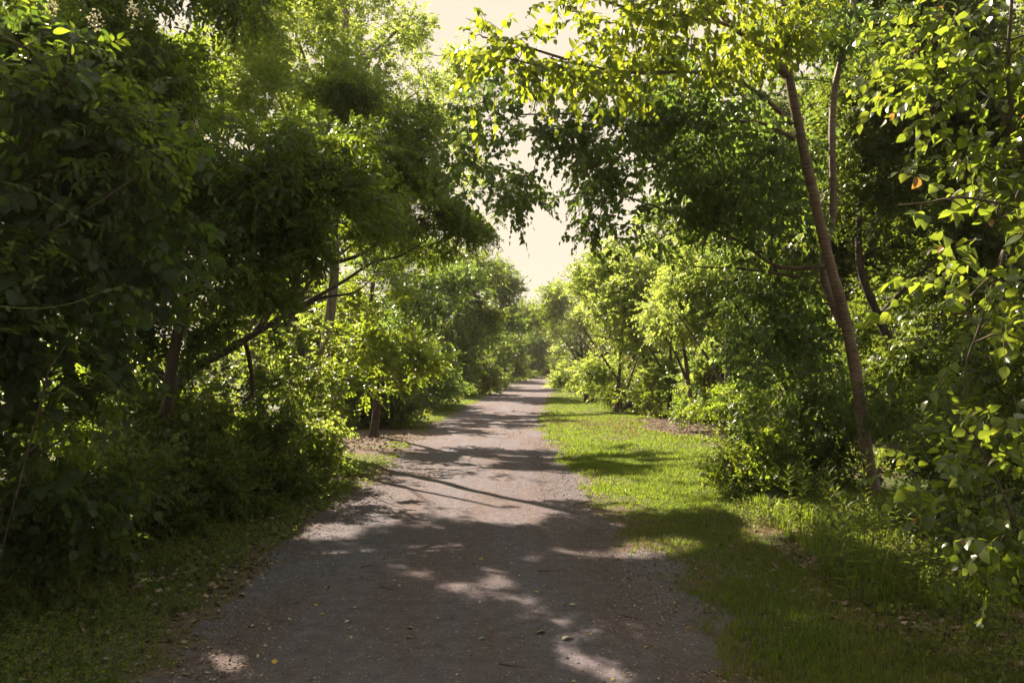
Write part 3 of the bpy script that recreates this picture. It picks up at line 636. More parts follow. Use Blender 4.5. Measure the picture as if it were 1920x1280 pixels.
# --- right: cherry tree with ringed trunk
tr = [G(1648, 9.05), P(1641, 930, 9.0), P(1622, 830, 9.0), P(1605, 700, 8.95), P(1580, 580, 8.9), P(1552, 480, 8.8), P(1520, 340, 8.6), P(1496, 230, 8.5), P(1476, 120, 8.4), P(1468, 0, 8.4), P(1450, -160, 8.4)]
woody('cherry_tree', 'cherry tree with slender ringed trunk leaning left on the right of the lawn', 'tree', tr[0],
      [(tr, .078, .040, 14),
       ([P(1580, 612, 8.95), P(1550, 540, 9.1), P(1545, 480, 9.2), P(1562, 400, 9.3), P(1560, 290, 9.3), P(1563, 182, 9.3), P(1582, 90, 9.3), P(1600, 0, 9.3), P(1600, -120, 9.3)], .048, .034, 10),
       ([P(1474, 142, 8.4), P(1430, 90, 8.2), P(1370, 47, 7.8), P(1333, -5, 7.5), P(1300, -70, 7.2)], .045, .02, 8),
       ([P(1372, 49, 7.8), P(1300, 32, 7.2), P(1220, 25, 6.8), P(1150, 8, 6.4), P(1100, -15, 6.2)], .022, .008, 7),
       ([P(1484, 232, 8.5), P(1440, 190, 8.1), P(1370, 145, 7.6), P(1290, 135, 7.0), P(1200, 137, 6.6), P(1120, 128, 6.3), P(1040, 105, 6.1), P(960, 80, 6.0), P(905, 70, 6.0)], .026, .006, 7),
       ([P(1490, 260, 8.5), P(1420, 230, 8.4), P(1300, 230, 8.2), P(1180, 235, 8.0), P(1080, 215, 8.0), P(980, 215, 8.0)], .024, .007, 6),
       ([P(1560, 500, 9.0), P(1460, 500, 9.3), P(1390, 455, 9.4), P(1300, 415, 9.4), P(1220, 385, 9.3), P(1130, 360, 9.2), P(1010, 375, 9.1)], .028, .006, 8),
       ([P(1500, 520, 9.2), P(1400, 505, 9.6), P(1300, 500, 9.8)], .022, .008, 6)],
      [dict(name='crown', masses=[(935, 105, 6.1, 85, 50, .5), (1030, 125, 6.2, 90, 45, .5), (1130, 140, 6.4, 90, 40, .5), (1220, 120, 6.7, 90, 45, .5, .8), (1120, 30, 6.4, 110, 50, .6), (1230, 50, 6.8, 110, 50, .6), (1320, 70, 7.3, 100, 60, .7),
                                  (950, 165, 6.2, 50, 20, .3, .6), (1280, -50, 7, 220, 50, 1.0), (1420, 60, 8.0, 110, 80, .8)], kind='cherry', lod=0, den=1.9),
       dict(name='crown', masses=[(915, 235, 8.2, 75, 34, .6, 1.0), (1010, 250, 8.0, 100, 45, .7, 1.0), (950, 305, 8.4, 90, 28, .6, .95), (905, 190, 8.0, 50, 20, .5, 1.0), (1040, 180, 7.6, 90, 25, .6, 1.), (1110, 260, 8.2, 100, 50, .8), (1080, 330, 9.0, 110, 35, .8, .8), (1190, 310, 8.8, 110, 60, .9),
                                  (990, 375, 9.1, 100, 28, .6, 1.0), (905, 350, 9.3, 60, 20, .5, 1.1), (870, 290, 8.6, 50, 22, .5, .9), (1150, 460, 9.3, 50, 20, .4, .7), (1120, 400, 9.2, 90, 30, .7, .8), (1070, 440, 9.2, 40, 10, .4, .35), (1190, 200, 8, 130, 60, .8), (1300, 200, 8.3, 120, 90, .9), (1290, 330, 9.1, 120, 80, .9),
                                  (1400, 260, 9, 110, 120, .9), (1380, 400, 9.4, 120, 60, .8), (1230, 420, 9.4, 90, 40, .7, .7), (1480, 420, 9.2, 90, 70, .6, .5), (1500, 60, 9.2, 140, 120, .9, .7), (1420, 320, 10.6, 170, 130, .8, .9), (1300, 240, 10.2, 130, 110, .8, .7)], kind='cherry', mat='cool', lod=1, den=2.1)],  # shaded lower layers of the same cherry, with the skylit leaf colour
      'cherrybark')
# --- unseen trees added beside and behind the camera to block skylight and sun
def shade_tree(name, label, x, y, ms):
    root = thing(name, label, 'tree', (x, y, 0), 'unseen trees added to shade the near end of the path')
    a = Acc(); tube(a, spline([[x, y, -.05], [x*.97, y, 2.], [x*.85, y, 4.], [x*.6, y, 5.5], [x*.3, y+.2, 6.3]], 16), np.linspace(.13, .04, 16), 8, 0, .15); a.build('trunk', M['darkbark'], root, (x, y, 0))
    a = Acc()
    for (cx, cy, cz, rx, ry, rz) in ms:
        n = int(rx*ry*130); u = norm(rng.normal(0, 1, (n, 3)))*rng.uniform(0, 1, (n, 1))**.4
        put_sprays(a, np.array([cx, cy, cz])+u*[rx, ry, rz], u+rng.normal(0, .6, (n, 3)), .4, 9, .10, 'small', 2, .3, .3, .8, 1.2, 55, False)
    a.build('crown', [M['fine'], M['twig']], root, (x, y, 0))
shade_tree('unseen_shade_tree', 'unseen leafy tree arching in from the left, added to shade the near path', -3.9, -.5, [(-3.2, .2, 5.2, 1.9, 2.6, 1.0), (-1.4, -.2, 6.2, 1.8, 2.4, .9), (-3.6, 1.4, 3.6, .9, 1.6, 1.2), (-2.6, -4, 5, 2.5, 2.5, 1.6)])
shade_tree('unseen_shade_tree', 'unseen leafy tree arching in from the right, added to shade the near path', 3.9, -1., [(3.2, .0, 5.2, 1.9, 2.5, 1.0), (1.2, -.6, 6.2, 1.8, 2.2, .9), (3.8, .6, 3.4, .8, 2.2, 1.3), (2.4, -4, 5, 2.5, 2.5, 1.6)])
shade_tree('unseen_shade_tree', 'dense unseen tree left of the view, added to block sun and sky', -6.8, 8.0, [(-6.7, 8.2, 3.2, 1.5, 2.6, 2.2), (-6.9, 7.8, 6.4, 1.7, 2.6, 1.8), (-6.2, 4.6, 3.5, 1.4, 2.2, 3.0)])
shade_tree('unseen_shade_tree', 'dense unseen tree right of the view, added to block side skylight', 6.9, 4.5, [(6.8, 4.8, 3.2, 1.5, 2.6, 2.6), (6.6, 4.2, 6.4, 1.9, 2.6, 1.8), (5.4, 1.6, 3.2, 1.4, 2.2, 2.6)])
shade_tree('unseen_shade_tree', 'unseen leafy tree behind the camera on the left, added to dim skylight on the path', -3.5, -8, [(-2.8, -8, 4.6, 2.4, 2.6, 2.2), (0, -9, 5.6, 2.2, 2.6, 1.2)])
shade_tree('unseen_shade_tree', 'unseen leafy tree behind the camera on the right, added to dim skylight on the path', 3.5, -8.5, [(2.8, -8, 4.6, 2.4, 2.6, 2.2)])
# --- right: dark hanging foliage of a neighbouring cherry
b = G(1500, 10.5)
woody('cherry_sapling', 'dark bushy cherry with hanging leaves left of the ringed trunk', 'tree', b,
      [([b, P(1500, 800, 10.4), P(1480, 680, 10.2), P(1470, 560, 10), P(1440, 470, 10)], .05, .02, 7), ([P(1490, 760, 10.3), P(1430, 640, 10), P(1370, 560, 9.8)], .03, .01, 6)],
      [dict(masses=[(1440, 540, 9.8, 150, 70, .9, .9), (1380, 620, 9.4, 80, 50, .6, .8), (1500, 630, 9.6, 110, 70, .7, .9), (1430, 710, 9.2, 80, 50, .5, .8), (1540, 740, 9.8, 70, 60, .5, .8), (1390, 780, 9.4, 40, 40, .35, .8), (1480, 790, 9.5, 60, 30, .4, .5)], kind='cherry', mat='cool', lod=1, den=2.4, scale=.95)], 'darkbark')
# --- right: dark leaning tree behind
b = G(1722, 10.8)
woody('leaning_tree', 'dark thick trunked tree leaning left behind the ringed cherry trunk', 'tree', b,
      [([b, P(1712, 840, 10.8), P(1690, 700, 10.8), P(1645, 590, 10.8), P(1610, 480, 10.8), P(1620, 300, 11)], .085, .04, 9), ([P(1700, 740, 10.8), P(1760, 600, 10.8), P(1800, 430, 10.6), P(1810, 200, 10.4)], .05, .02, 7),
       ([P(1650, 590, 10.8), P(1740, 500, 10.6), P(1860, 440, 10.4)], .04, .015, 7)],
      [dict(masses=[(1640, 180, 11, 150, 160, 1.2), (1760, 60, 10.6, 160, 140, 1.1), (1840, 250, 10.6, 160, 160, 1.1), (1690, 380, 11, 130, 110, 1.0, .9), (1840, 480, 10.8, 140, 110, 1.0), (1560, 330, 11.5, 120, 130, 1.0), (1720, 560, 11.4, 130, 70, .9, .7),
                    (1600, 640, 12, 100, 90, .9, .6), (1820, 680, 10.6, 120, 110, .9, .9), (1700, 660, 10.0, 70, 110, .4, .7), (1730, 790, 9.8, 70, 60, .4, .8), (1640, -60, 11, 240, 120, 1.5)], kind='fine', mat='dull_shade', lod=2, den=3.6, scale=1.5)], 'darkbark')
# --- right: shrubs under the cherry
for (px, d, ms, lab, lod) in [
    (1420, 9.8, [(1400, 860, 9.4, 90, 50, .5), (1360, 890, 9.2, 50, 28, .4, .8), (1470, 840, 9.8, 90, 70, .6), (1450, 910, 9.0, 90, 40, .4)], 'low twiggy shrub at the lawn edge left of the ringed trunk', 1),
    (1560, 9.6, [(1560, 860, 9.6, 80, 70, .5), (1590, 790, 9.9, 70, 60, .5, .6)], 'small leaved shrub right against the ringed trunk', 1),
    (1740, 7.6, [(1765, 880, 7.8, 75, 80, .45), (1810, 820, 7.4, 90, 100, .5), (1790, 975, 7.0, 80, 45, .4), (1700, 780, 8.6, 80, 70, .5, .6)], 'dark shrub just right of the ringed trunk', 1),
    (1880, 5.8, [(1880, 900, 5.9, 110, 120, .5), (1950, 700, 5.6, 120, 200, .6), (1860, 1010, 5.4, 120, 60, .4, .9)], 'dark small leaved shrub at the right edge behind the broad leaves', 1)]:
    b = G(px, d)
    woody('undergrowth_shrub', lab, 'shrub', b, [([b, b+[.1, 0, .4], b+[-.1, .1, 1.0]], .02, .008, 5), ([b, b+[.3, 0, .3], b+[.5, .1, .8]], .015, .006, 5)],
          [dict(masses=ms, kind='bush', mat='dull_shade' if px > 1500 else 'bush', lod=lod, den=2.8, scale=1.05)], 'bark', 'dark shrubs under the right trees', 'stem', 'stem', 'foliage')
# --- right foreground: glossy broad leaves in the sun
b = np.array([3.3, 3.9, 0.0])
woody('dogwood_shrub', 'tall near shrub with broad glossy sunlit leaves hanging in at the upper right', 'shrub', b,
      [([b, P(2080, 900, 3.9), P(1990, 500, 3.9), P(1900, 250, 3.9), P(1800, 120, 4.0), P(1720, 80, 4.1)], .03, .006, 8),
       ([P(2000, 560, 3.9), P(1930, 530, 3.6), P(1860, 520, 3.4), P(1790, 590, 3.3)], .010, .004, 6),
       ([P(1960, 400, 3.9), P(1890, 385, 3.5), P(1800, 370, 3.4), P(1740, 380, 3.3), P(1685, 385, 3.3)], .008, .003, 6),
       ([P(1870, 530, 3.4), P(1880, 470, 3.4), P(1840, 600, 3.5), P(1812, 680, 3.5), P(1808, 740, 3.5)], .006, .004, 5),
       ([P(1900, 250, 3.9), P(1890, 120, 3.8), P(1900, -40, 3.7)], .014, .006, 6)],
      [dict(masses=[(1735, 110, 4.2, 60, 80, .3), (1720, 190, 4.1, 60, 50, .3), (1800, 190, 4.0, 80, 60, .35), (1840, 300, 3.9, 75, 60, .3, .9), (1760, 30, 4.2, 80, 50, .35, .8), (1900, 100, 3.8, 70, 70, .35, .7), (1900, 360, 3.6, 70, 50, .3),
                    (1880, 440, 3.4, 70, 45, .25), (1840, 530, 3.3, 85, 40, .25), (1880, 590, 3.4, 80, 50, .3), (1800, 600, 3.3, 60, 25, .2, .8), (1760, 395, 3.3, 60, 10, .1, .45), (2000, 300, 3.8, 90, 300, .5)], kind='dogwood', lod=0, den=1.9, scale=.82)],
      'bark', None, 'stem', 'branch', 'foliage')
b = np.array([2.9, 4.3, 0.0])
woody('dogwood_shrub', 'low near shrub with broad pale green leaves at the lower right edge', 'shrub', b,
      [([b, b+[-.1, 0, .5], P(1850, 860, 4.3), P(1780, 770, 4.3)], .012, .004, 6), ([b, b+[.1, 0, .4], P(1930, 850, 4.4), P(1900, 740, 4.4)], .012, .004, 6)],
      [dict(masses=[(1790, 810, 4.3, 50, 35, .2, .8), (1800, 880, 4.2, 65, 30, .25), (1880, 860, 4.3, 60, 50, .25), (1850, 940, 4.3, 70, 30, .25, .8), (1900, 780, 4.5, 50, 50, .25, .8), (1930, 960, 3.9, 60, 50, .25)], kind='dogwood', lod=0, den=1.7, scale=.9),
       dict(masses=[(1860, 1010, 4.3, 75, 55, .25), (1820, 1060, 4.1, 50, 30, .2)], kind='bush', lod=0, den=2.2, scale=1.0)], 'bark', None, 'stem', 'stem', 'foliage')

# --- right: sunny small trees beyond the lawn
def right_tree(name, lab, px, d, lean, ms, mt, scale, lod=2, den=3.2, cat='tree', kind='bush'):
    b = G(px, d)
    woody(name, lab, cat, b, [([b, b+[lean*.3, 0, 1.0], b+[lean*.6, .1, 2.1], b+[lean, .2, 3.4]], .05+d*.0015, .02, 7), ([b+[lean*.3, 0, 1.0], b+[-.5, .1, 1.9], b+[-1.1, .2, 2.8]], .03+d*.001, .012, 6), ([b+[.2, 0, 0], b+[.5, .1, 1.2], b+[1.1, .2, 2.6]], .03+d*.001, .012, 6)],
          [dict(masses=ms, kind=kind, mat=mt, lod=lod, den=den, scale=scale, br_r=.012+d*.0004)], 'bark', 'trees and shrubs beyond the lawn on the right')
right_tree('broadleaf_tree', 'sunny yellow green tree standing out brightest beside the path on the right', 1155, 25, .3,
           [(1130, 700, 25.5, 60, 34, .8, .8), (1170, 560, 25, 80, 60, 1.3), (1130, 590, 25, 45, 35, 1.0), (1190, 620, 24.5, 90, 45, 1.1), (1100, 530, 27, 50, 50, 1.1, .8), (1230, 510, 24, 80, 70, 1.2), (1150, 500, 26, 60, 60, 1.2, .9)], 'sunny', 1.9)
right_tree('broadleaf_tree', 'sunny spreading tree with several thin stems right of the brightest one', 1300, 20, -.4,
           [(1330, 700, 20.5, 60, 40, .8, .7), (1300, 540, 20, 90, 60, 1.2), (1280, 610, 19.5, 80, 50, 1.0), (1360, 580, 20, 70, 60, 1.1), (1240, 580, 20.5, 50, 60, 1.0), (1350, 480, 20, 100, 60, 1.2, .9), (1420, 520, 19, 80, 80, 1.0)], 'sunny', 1.7)
right_tree('leafy_shrub', 'rounded shrub at the foot of the sunny trees where the lawn ends', 1255, 24, .1,
           [(1215, 735, 23.5, 50, 38, .8), (1270, 720, 24, 60, 50, .9), (1320, 730, 23, 50, 42, .8)], 'bush', 1.6, cat='shrub')
right_tree('leafy_shrub', 'pale leafy shrub at the lawn edge between the rusty branch and the rounded shrub', 1150, 30, .1,
           [(1150, 720, 29, 36, 26, .8), (1180, 690, 30, 40, 30, 1.0, .7), (1110, 715, 33, 30, 20, .8)], 'sunny', 1.8, cat='shrub')
right_tree('leafy_shrub', 'shrub with dark leaves behind the bare mulch patch on the right', 1360, 17, .1,
           [(1350, 760, 17, 60, 36, .7), (1300, 770, 18, 40, 22, .6, .7), (1400, 740, 16, 60, 50, .8)], 'fine', 1.4, cat='shrub')
right_tree('pine_tree', 'dark low pine by the narrowing path on the right', 1100, 31, -.3,
           [(1090, 648, 31, 32, 14, .8), (1112, 672, 30.5, 30, 16, .8), (1078, 665, 31.5, 22, 12, .7), (1100, 630, 32, 26, 12, .8)], 'pine', 2.2, kind='pine', lod=1, den=3.4)
right_tree('dead_bough_shrub', 'rusty brown dead bough hanging below the sunny tree on the right', 1135, 30, .0,
           [(1136, 688, 28.5, 14, 13, .4), (1128, 670, 28.5, 10, 8, .4), (1146, 706, 28.5, 8, 6, .3)], 'rust', 2.0, kind='pine', lod=1, den=1.2, cat='shrub')
right_tree('broadleaf_tree', 'bright leafy tree reaching out over the far end of the path from the right', 1080, 58, .6,
           [(1072, 695, 50, 18, 14, 1.2), (1100, 690, 47, 26, 18, 1.4), (1075, 675, 56, 28, 18, 1.6), (1060, 650, 58, 24, 18, 1.6), (1045, 625, 62, 20, 14, 1.6, .7), (1110, 610, 58, 50, 40, 2.4)], 'sunny', 2.6)
right_tree('broadleaf_tree', 'far tree behind the dark pine on the right of the path', 1120, 80, .6,
           [(1042, 575, 62, 42, 40, 2.6, 1.2), (1015, 600, 66, 30, 24, 2.4), (1120, 560, 80, 70, 60, 4), (1090, 620, 80, 50, 40, 3), (1200, 560, 78, 80, 80, 4)], 'fine', 3.2)
# wood behind the lawn
for (px, d, ms, lab) in [
    (1400, 26, [(1400, 640, 27, 110, 80, 1.5, .6), (1420, 520, 28, 120, 100, 1.8), (1330, 430, 29, 120, 80, 2.0, .9)], 'pale trunked tree standing back in the sunlit wood, left of the hanging cherry leaves'),
    (1560, 17, [(1600, 760, 17, 130, 60, 1.0, .6), (1560, 560, 17, 140, 130, 1.3), (1500, 420, 17, 150, 120, 1.4), (1600, 880, 15, 150, 40, .8, .7)], 'tree in the wood directly behind the ringed trunk'),
    (1800, 15, [(1820, 700, 15, 180, 160, 1.3, .8), (1750, 450, 15, 180, 180, 1.4, .9), (1880, 250, 15, 180, 200, 1.5), (1700, 150, 15, 180, 200, 1.5), (1840, 900, 12, 160, 60, .8, .6)], 'tree in the wood behind the near glossy leaves'),
    (1300, 36, [(1260, 660, 37, 130, 60, 2.0, .7), (1240, 560, 38, 130, 80, 2.4, .8), (1330, 640, 36, 100, 80, 2, .8)], 'far tree in the sunlit wood behind the rounded shrub'),
    (1210, 31, [(1210, 650, 32, 80, 60, 1.4, 1.2), (1290, 670, 30, 80, 50, 1.4, 1.2), (1150, 640, 34, 50, 50, 1.4)], 'dim leafy tree filling the space behind the two sunny trees')]:
    right_tree('broadleaf_tree', lab, px, d, .3, ms, 'dull_shade' if d < 20 or d == 31 else 'sunny', 1.3+d/26, den=3.2 if d > 20 else 5)

for (px, d, lab) in [(1480, 22, 'tall tree in the wood rising behind the sunny spreading tree'), (1680, 19, 'tall tree in the wood with its crown over the ringed trunk'), (1950, 17, 'tall tree in the wood behind the upper right corner')]:
    k_ = FPX/d
    right_tree('broadleaf_tree', lab, px, d, .3, [(px, HOR-2.2*k_, d, 2.6*k_, 1.6*k_, 1.6), (px-1.2*k_, HOR-4.6*k_, d, 2.4*k_, 1.7*k_, 1.8), (px+1.0*k_, HOR-6.5*k_, d, 2.6*k_, 1.8*k_, 1.8), (px, HOR+.3*k_, d, 2.6*k_, 1.0*k_, 1.2, .8)], 'dull_shade', 1.8, den=4.5 if px > 1500 else 3.2)
# far woods across the river and beyond the lawn, one mass each
def far_wood(label, x0, x1, y0, y1, h, n, mat, leaf):
    a = Acc(); x = rng.uniform(x0, x1, n); y = rng.uniform(y0, y1, n); hh = h*(.55+.6*n2(x, y, .09, 71)); z = hh*rng.uniform(0, 1, n)**.8-1
    put_leaves(a, np.stack([x, y, z], -1), rng.normal(0, 1, (n, 3)), rng.normal(0, 1, (n, 3))+[0, -.5, .5], rng.uniform(.6, 1.3, n)*leaf, 'small', 2, 0, 1.5)
    tag(a.build('woods', M[mat], None, (0, 0, 0)), label, 'woods', kind='stuff')
far_wood('low far wood across the water', -150, -20, 150, 185, 5.5, 16000, 'fine', 1.1)
far_wood('far wood beyond the lawn on the right', 14, 60, 60, 85, 10, 22000, 'bush', .7)
far_wood('far wood behind the bend of the path', 2, 40, 118, 135, 11, 16000, 'fine', .9)
# ------------------------------------------------------------------ lawn, verge plants, gravel
def outside(x, y): return np.maximum(xl(y)-x, x-xr(y))
BARE = [(4.5, 19.2, 1.3, 3.6), (-2.9, 17, .9, 2.4), (-2.5, 14.2, .7, .6)]
def bare(x, y):
    r = np.ones_like(x)*9
    for (cx, cy, rx, ry) in BARE: r = np.minimum(r, ((x-cx)/rx)**2+((y-cy)/ry)**2)
    return r < 1+(n2(x, y, 2.5, 21)-.5)*1.2
def tufts(name, label, n, sample, hfun, mat, blades=6, wide=.004):
    x, y = sample(n); ok = (~bare(x, y))
    x, y = x[ok], y[ok]; z = gz(x, y)-.004; n = len(x); h = hfun(x, y)
    B = blades; a = Acc()
    ang = rng.uniform(0, 2*math.pi, (n, B)); ln = rng.uniform(.15, .9, (n, B)); hh = h[:, None]*rng.uniform(.45, 1.15, (n, B))
    d = np.stack([np.cos(ang), np.sin(ang), np.zeros_like(ang)], -1); s = np.stack([-np.sin(ang), np.cos(ang), np.zeros_like(ang)], -1)
    w = (wide*(1+y/9))[:, None, None]*rng.uniform(.6, 1.2, (n, B, 1))
    p0 = np.stack([x, y, z], -1)[:, None]+d*rng.uniform(0, .02, (n, B, 1))+rng.normal(0, .012, (n, B, 3))*[1, 1, 0]
    up = np.array([0, 0, 1.0])
    m1 = p0+up*(hh*.6)[..., None]+d*(hh*ln*.3)[..., None]; tp = p0+up*(hh*(1-.25*ln))[..., None]+d*(hh*ln)[..., None]
    v = np.stack([p0-s*w, p0+s*w, m1-s*w*.7, m1+s*w*.7, tp], 2).reshape(-1, 3)
    f = (np.array([[0, 1, 3], [0, 3, 2], [2, 3, 4]])[None]+np.arange(n*B)[:, None, None]*5).reshape(-1, 3)
    a.add(v, f); return tag(a.build(name, M[mat], None, (0, 0, 0)), label, 'grass', kind='stuff')
def band(side, y0, y1, w, power=1.0, e0=-.12):
    def f(n):
        y = y0+(y1-y0)*rng.uniform(0, 1, n)**power; e = e0+(w-e0)*rng.uniform(0, 1, n)
        keep = (rng.uniform(0, 1, n) < np.clip(1.25-1.6*((y < 8.5) & (e > 1.15))*n2(e, y, 1.9, 81), .1, 1)) & (rng.uniform(0, 1, n) < np.clip((e+.1)*1.7*(.3+1.4*n2(e*0+y, y*.7+e, 2.3, 61)), .02, 1)*(.25+1.2*n2(e+y*.3, y, 1.6, 63))); y, e = y[keep], e[keep]
        return (xr(y)+e if side > 0 else xl(y)-e), y
    return f
lush = lambda x, y: (.024+.034*n2(x, y, .8, 31)**2*2)*(1+.5*np.clip((outside(x, y)-1.6)/2, 0, 1.6))
tufts('grass', 'short green lawn grass right of the path', 44000, band(1, 3.2, 13, 3.4, 1.3), lush, 'grass', 6, .0018)
tufts('grass', 'sunny lawn grass further along the right of the path', 38000, band(1, 12, 36, 5.6, 1.5), lambda x, y: lush(x, y)*1.05, 'grass', 5, .0022)
tufts('grass', 'distant grass strip right of the path', 9000, band(1, 34, 90, 6, 1.4), lambda x, y: lush(x, y)*1.3, 'grass', 4, .003)
tufts('grass', 'sparse grass on the left verge', 12000, band(-1, 3, 16, 1.7, 1.2), lush, 'grass', 6, .0022)
tufts('grass', 'grass strip along the left edge further back', 14000, band(-1, 15, 80, 2.2, 1.7), lambda x, y: lush(x, y)*1.2, 'grass', 4, .0028)
tufts('grass', 'longer grass at the foot of the right hand shrubs', 2600, lambda n: (rng.uniform(1.9, 3.6, n)+.08*(yy := rng.uniform(5, 11, n)), yy), lambda x, y: .07+.12*n2(x, y, 1.2, 33), 'grass', 6, .0026)
tufts('dry_grass', 'dry straw lying in the grass beside the path', 6500, lambda n: (xr(yy := rng.uniform(3.3, 8, n))+rng.uniform(0, 2.4, n), yy), lambda x, y: .05+.02*n2(x, y, 3, 3), 'straw', 3, .0012)
tufts('dry_grass', 'dry pale grass around the bare mulch patch', 700, lambda n: (4.2+rng.normal(0, 1.9, n), 19+rng.normal(0, 1.7, n)), lambda x, y: .10+.12*n2(x, y, 3, 3), 'straw', 5, .0018)

def groundcover(name, label, pts, h, leaf, kind, mat, lod=1, nl=7):
    x, y = pts; ok = ~bare(x, y); x, y = x[ok], y[ok]; n = len(x); z = gz(x, y)
    p0 = np.stack([x, y, z], -1); D = np.array([0, 0, 1.0])+rng.normal(0, .45, (n, 3))
    L = h*rng.uniform(.4, 1.2, n)*(.6+.9*n2(x, y, 1.1, 41)); a = Acc()
    put_sprays(a, p0, D, L, nl, leaf, kind, lod, .15, .05, .7, 1.1, 60, True, .0012)
    return tag(a.build(name, [M[mat], M['greenstem']], None, (0, 0, 0)), label, 'ground cover', kind='stuff')
def strip(side, y0, y1, e0, e1, n, pw=1.2):
    y = y0+(y1-y0)*rng.uniform(0, 1, n)**pw; e = rng.uniform(0, 1, n)**.7*(e1-e0)+e0
    k_ = n2(e, y, 1.4, 51)+.25*rng.uniform(0, 1, n) > .42; y, e = y[k_], e[k_]
    return (xr(y)+e if side > 0 else xl(y)-e), y
groundcover('ground_cover', 'low leafy weeds covering the left verge', strip(-1, 3.2, 13, .10, 2.4, 9000), .15, .026, 'small', 'weed')
groundcover('ground_cover', 'small leaved weeds covering the lower right bank', strip(1, 3.1, 8.5, 1.1, 3.3, 5600), .16, .026, 'small', 'weed')
groundcover('ground_cover', 'scattered clover in the lawn', strip(1, 3.1, 12, .3, 2.6, 1500), .06, .018, 'round', 'weed')
groundcover('ground_cover', 'weeds along the foot of the far left shrubs', strip(-1, 12, 45, .7, 2.4, 4200, 1.6), .28, .055, 'small', 'weed', 2)
groundcover('ground_cover', 'weeds along the far edge of the lawn', strip(1, 11, 40, 2.9, 5.4, 2600, 1.3), .30, .055, 'small', 'weed', 2)

# tall upright weeds on the right bank, each a plant of its own
def make_weed(h, nl):
    root = thing('tall_weed', 'x', 'weed', (0, 0, 0)); q = np.linspace(0, 1, 9)
    bend = rng.normal(0, .06, 2); pts = np.stack([bend[0]*q**2*h, bend[1]*q**2*h, q*h], 1)
    a = Acc(); tube(a, pts, np.linspace(.0038, .0015, 9), 5); a.build('stem', M['greenstem'], root)
    s = np.linspace(.12, 1, nl); pos = np.stack([np.interp(s, q, pts[:, k_]) for k_ in range(3)], 1)
    ang = np.arange(nl)*2.4+rng.uniform(0, 6); el = .25+1.0*s**2
    ax = np.stack([np.cos(ang), np.sin(ang), el], 1); nn = np.stack([-np.cos(ang)*el, -np.sin(ang)*el, np.ones(nl)], 1)
    a = Acc(); put_leaves(a, pos, ax, nn, (.115-.06*np.abs(s-.45))*rng.uniform(.8, 1.1, nl), 'lance', 0, 0, .75); a.build('foliage', M['weed'], root); return root
def copy_thing(src, loc, rz, sc=1):
    r = src.copy(); COL.objects.link(r); r.location = loc; r.rotation_euler = (random.gauss(0, .06), random.gauss(0, .06), rz); r.scale = (sc,)*3
    for ch in src.children:
        c = ch.copy(); COL.objects.link(c); c.parent = r
    return r
protos = [make_weed(.78, 34), make_weed(.62, 30), make_weed(.54, 26), make_weed(.88, 38)]
spots = [(1560, 1080), (1575, 1045), (1595, 1060), (1620, 1040), (1640, 1055), (1655, 1085), (1590, 1110), (1630, 1120), (1540, 1060), (1585, 1020), (1660, 1030), (1685, 1060), (1610, 1020),
         (1700, 1100), (1715, 1090), (1735, 1110), (1760, 1120), (1770, 1105), (1690, 1120), (1722, 1125), (1748, 1090), (1500, 1000), (1480, 960), (1530, 1000), (1665, 1000), (1640, 1000)]
used = set()
for i, (px, py) in enumerate(spots):
    x, y = ground_at(px, py+22); pi = i % 4; z = float(gz(np.array([x]), np.array([y]))[0])-.01
    if pi not in used: used.add(pi); o = protos[pi]; o.location = (x, y, z); o.rotation_euler = (0, 0, random.uniform(0, 6))
    else: o = copy_thing(protos[pi], (x, y, z), random.uniform(0, 6), random.uniform(.8, 1.1)*(.72 if 1600 <= px <= 1672 else 1))
    if px > 1685: o['label'] = 'upright narrow leaved weed in the sunlit cluster at the lower right'; o['group'] = 'sunlit weeds at the lower right'
    elif px > 1535: o['label'] = 'upright narrow leaved weed in the clump at the foot of the ringed trunk'; o['group'] = 'weeds at the foot of the ringed trunk'
    else: o['label'] = 'upright narrow leaved weed at the lawn edge left of the ringed trunk'; o['group'] = 'weeds at the lawn edge'

# gravel stones
def stones(n, y0, y1, r0, r1):
    y = y0+(y1-y0)*rng.uniform(0, 1, n)**1.3; t = rng.uniform(0, 1, n); t = np.where(rng.uniform(0, 1, n) < .55, np.where(t < .5, t*.36, 1-(1-t)*.36), t)
    x = xl(y)+.02+t*(xr(y)-xl(y)-.04); z = pz(x, y)
    r = r0*np.exp(rng.uniform(0, math.log(r1/r0), n)**1.0)
    V = np.array([[1, 0, 0], [0, 1, 0], [-1, 0, 0], [0, -1, 0], [0, 0, .75], [0, 0, -.6]]); F = np.array([[0, 1, 4], [1, 2, 4], [2, 3, 4], [3, 0, 4], [1, 0, 5], [2, 1, 5], [3, 2, 5], [0, 3, 5]])
    an = rng.uniform(0, 6.3, n); c, s = np.cos(an), np.sin(an); v = V[None]*rng.uniform(.6, 1.25, (n, 6, 1))
    vx = v[..., 0]*c[:, None]-v[..., 1]*s[:, None]; vy = v[..., 0]*s[:, None]+v[..., 1]*c[:, None]
    v = np.stack([vx, vy, v[..., 2]], -1)*r[:, None, None]+np.stack([x, y, z+r*.1], -1)[:, None]
    a = Acc(); a.add(v.reshape(-1, 3), (F[None]+np.arange(n)[:, None, None]*6).reshape(-1, 3)); return a.build('gravel', M['pebble'])
tag(stones(30000, 3.2, 14, .0022, .008), 'loose gravel scattered over the path', 'gravel', kind='stuff')

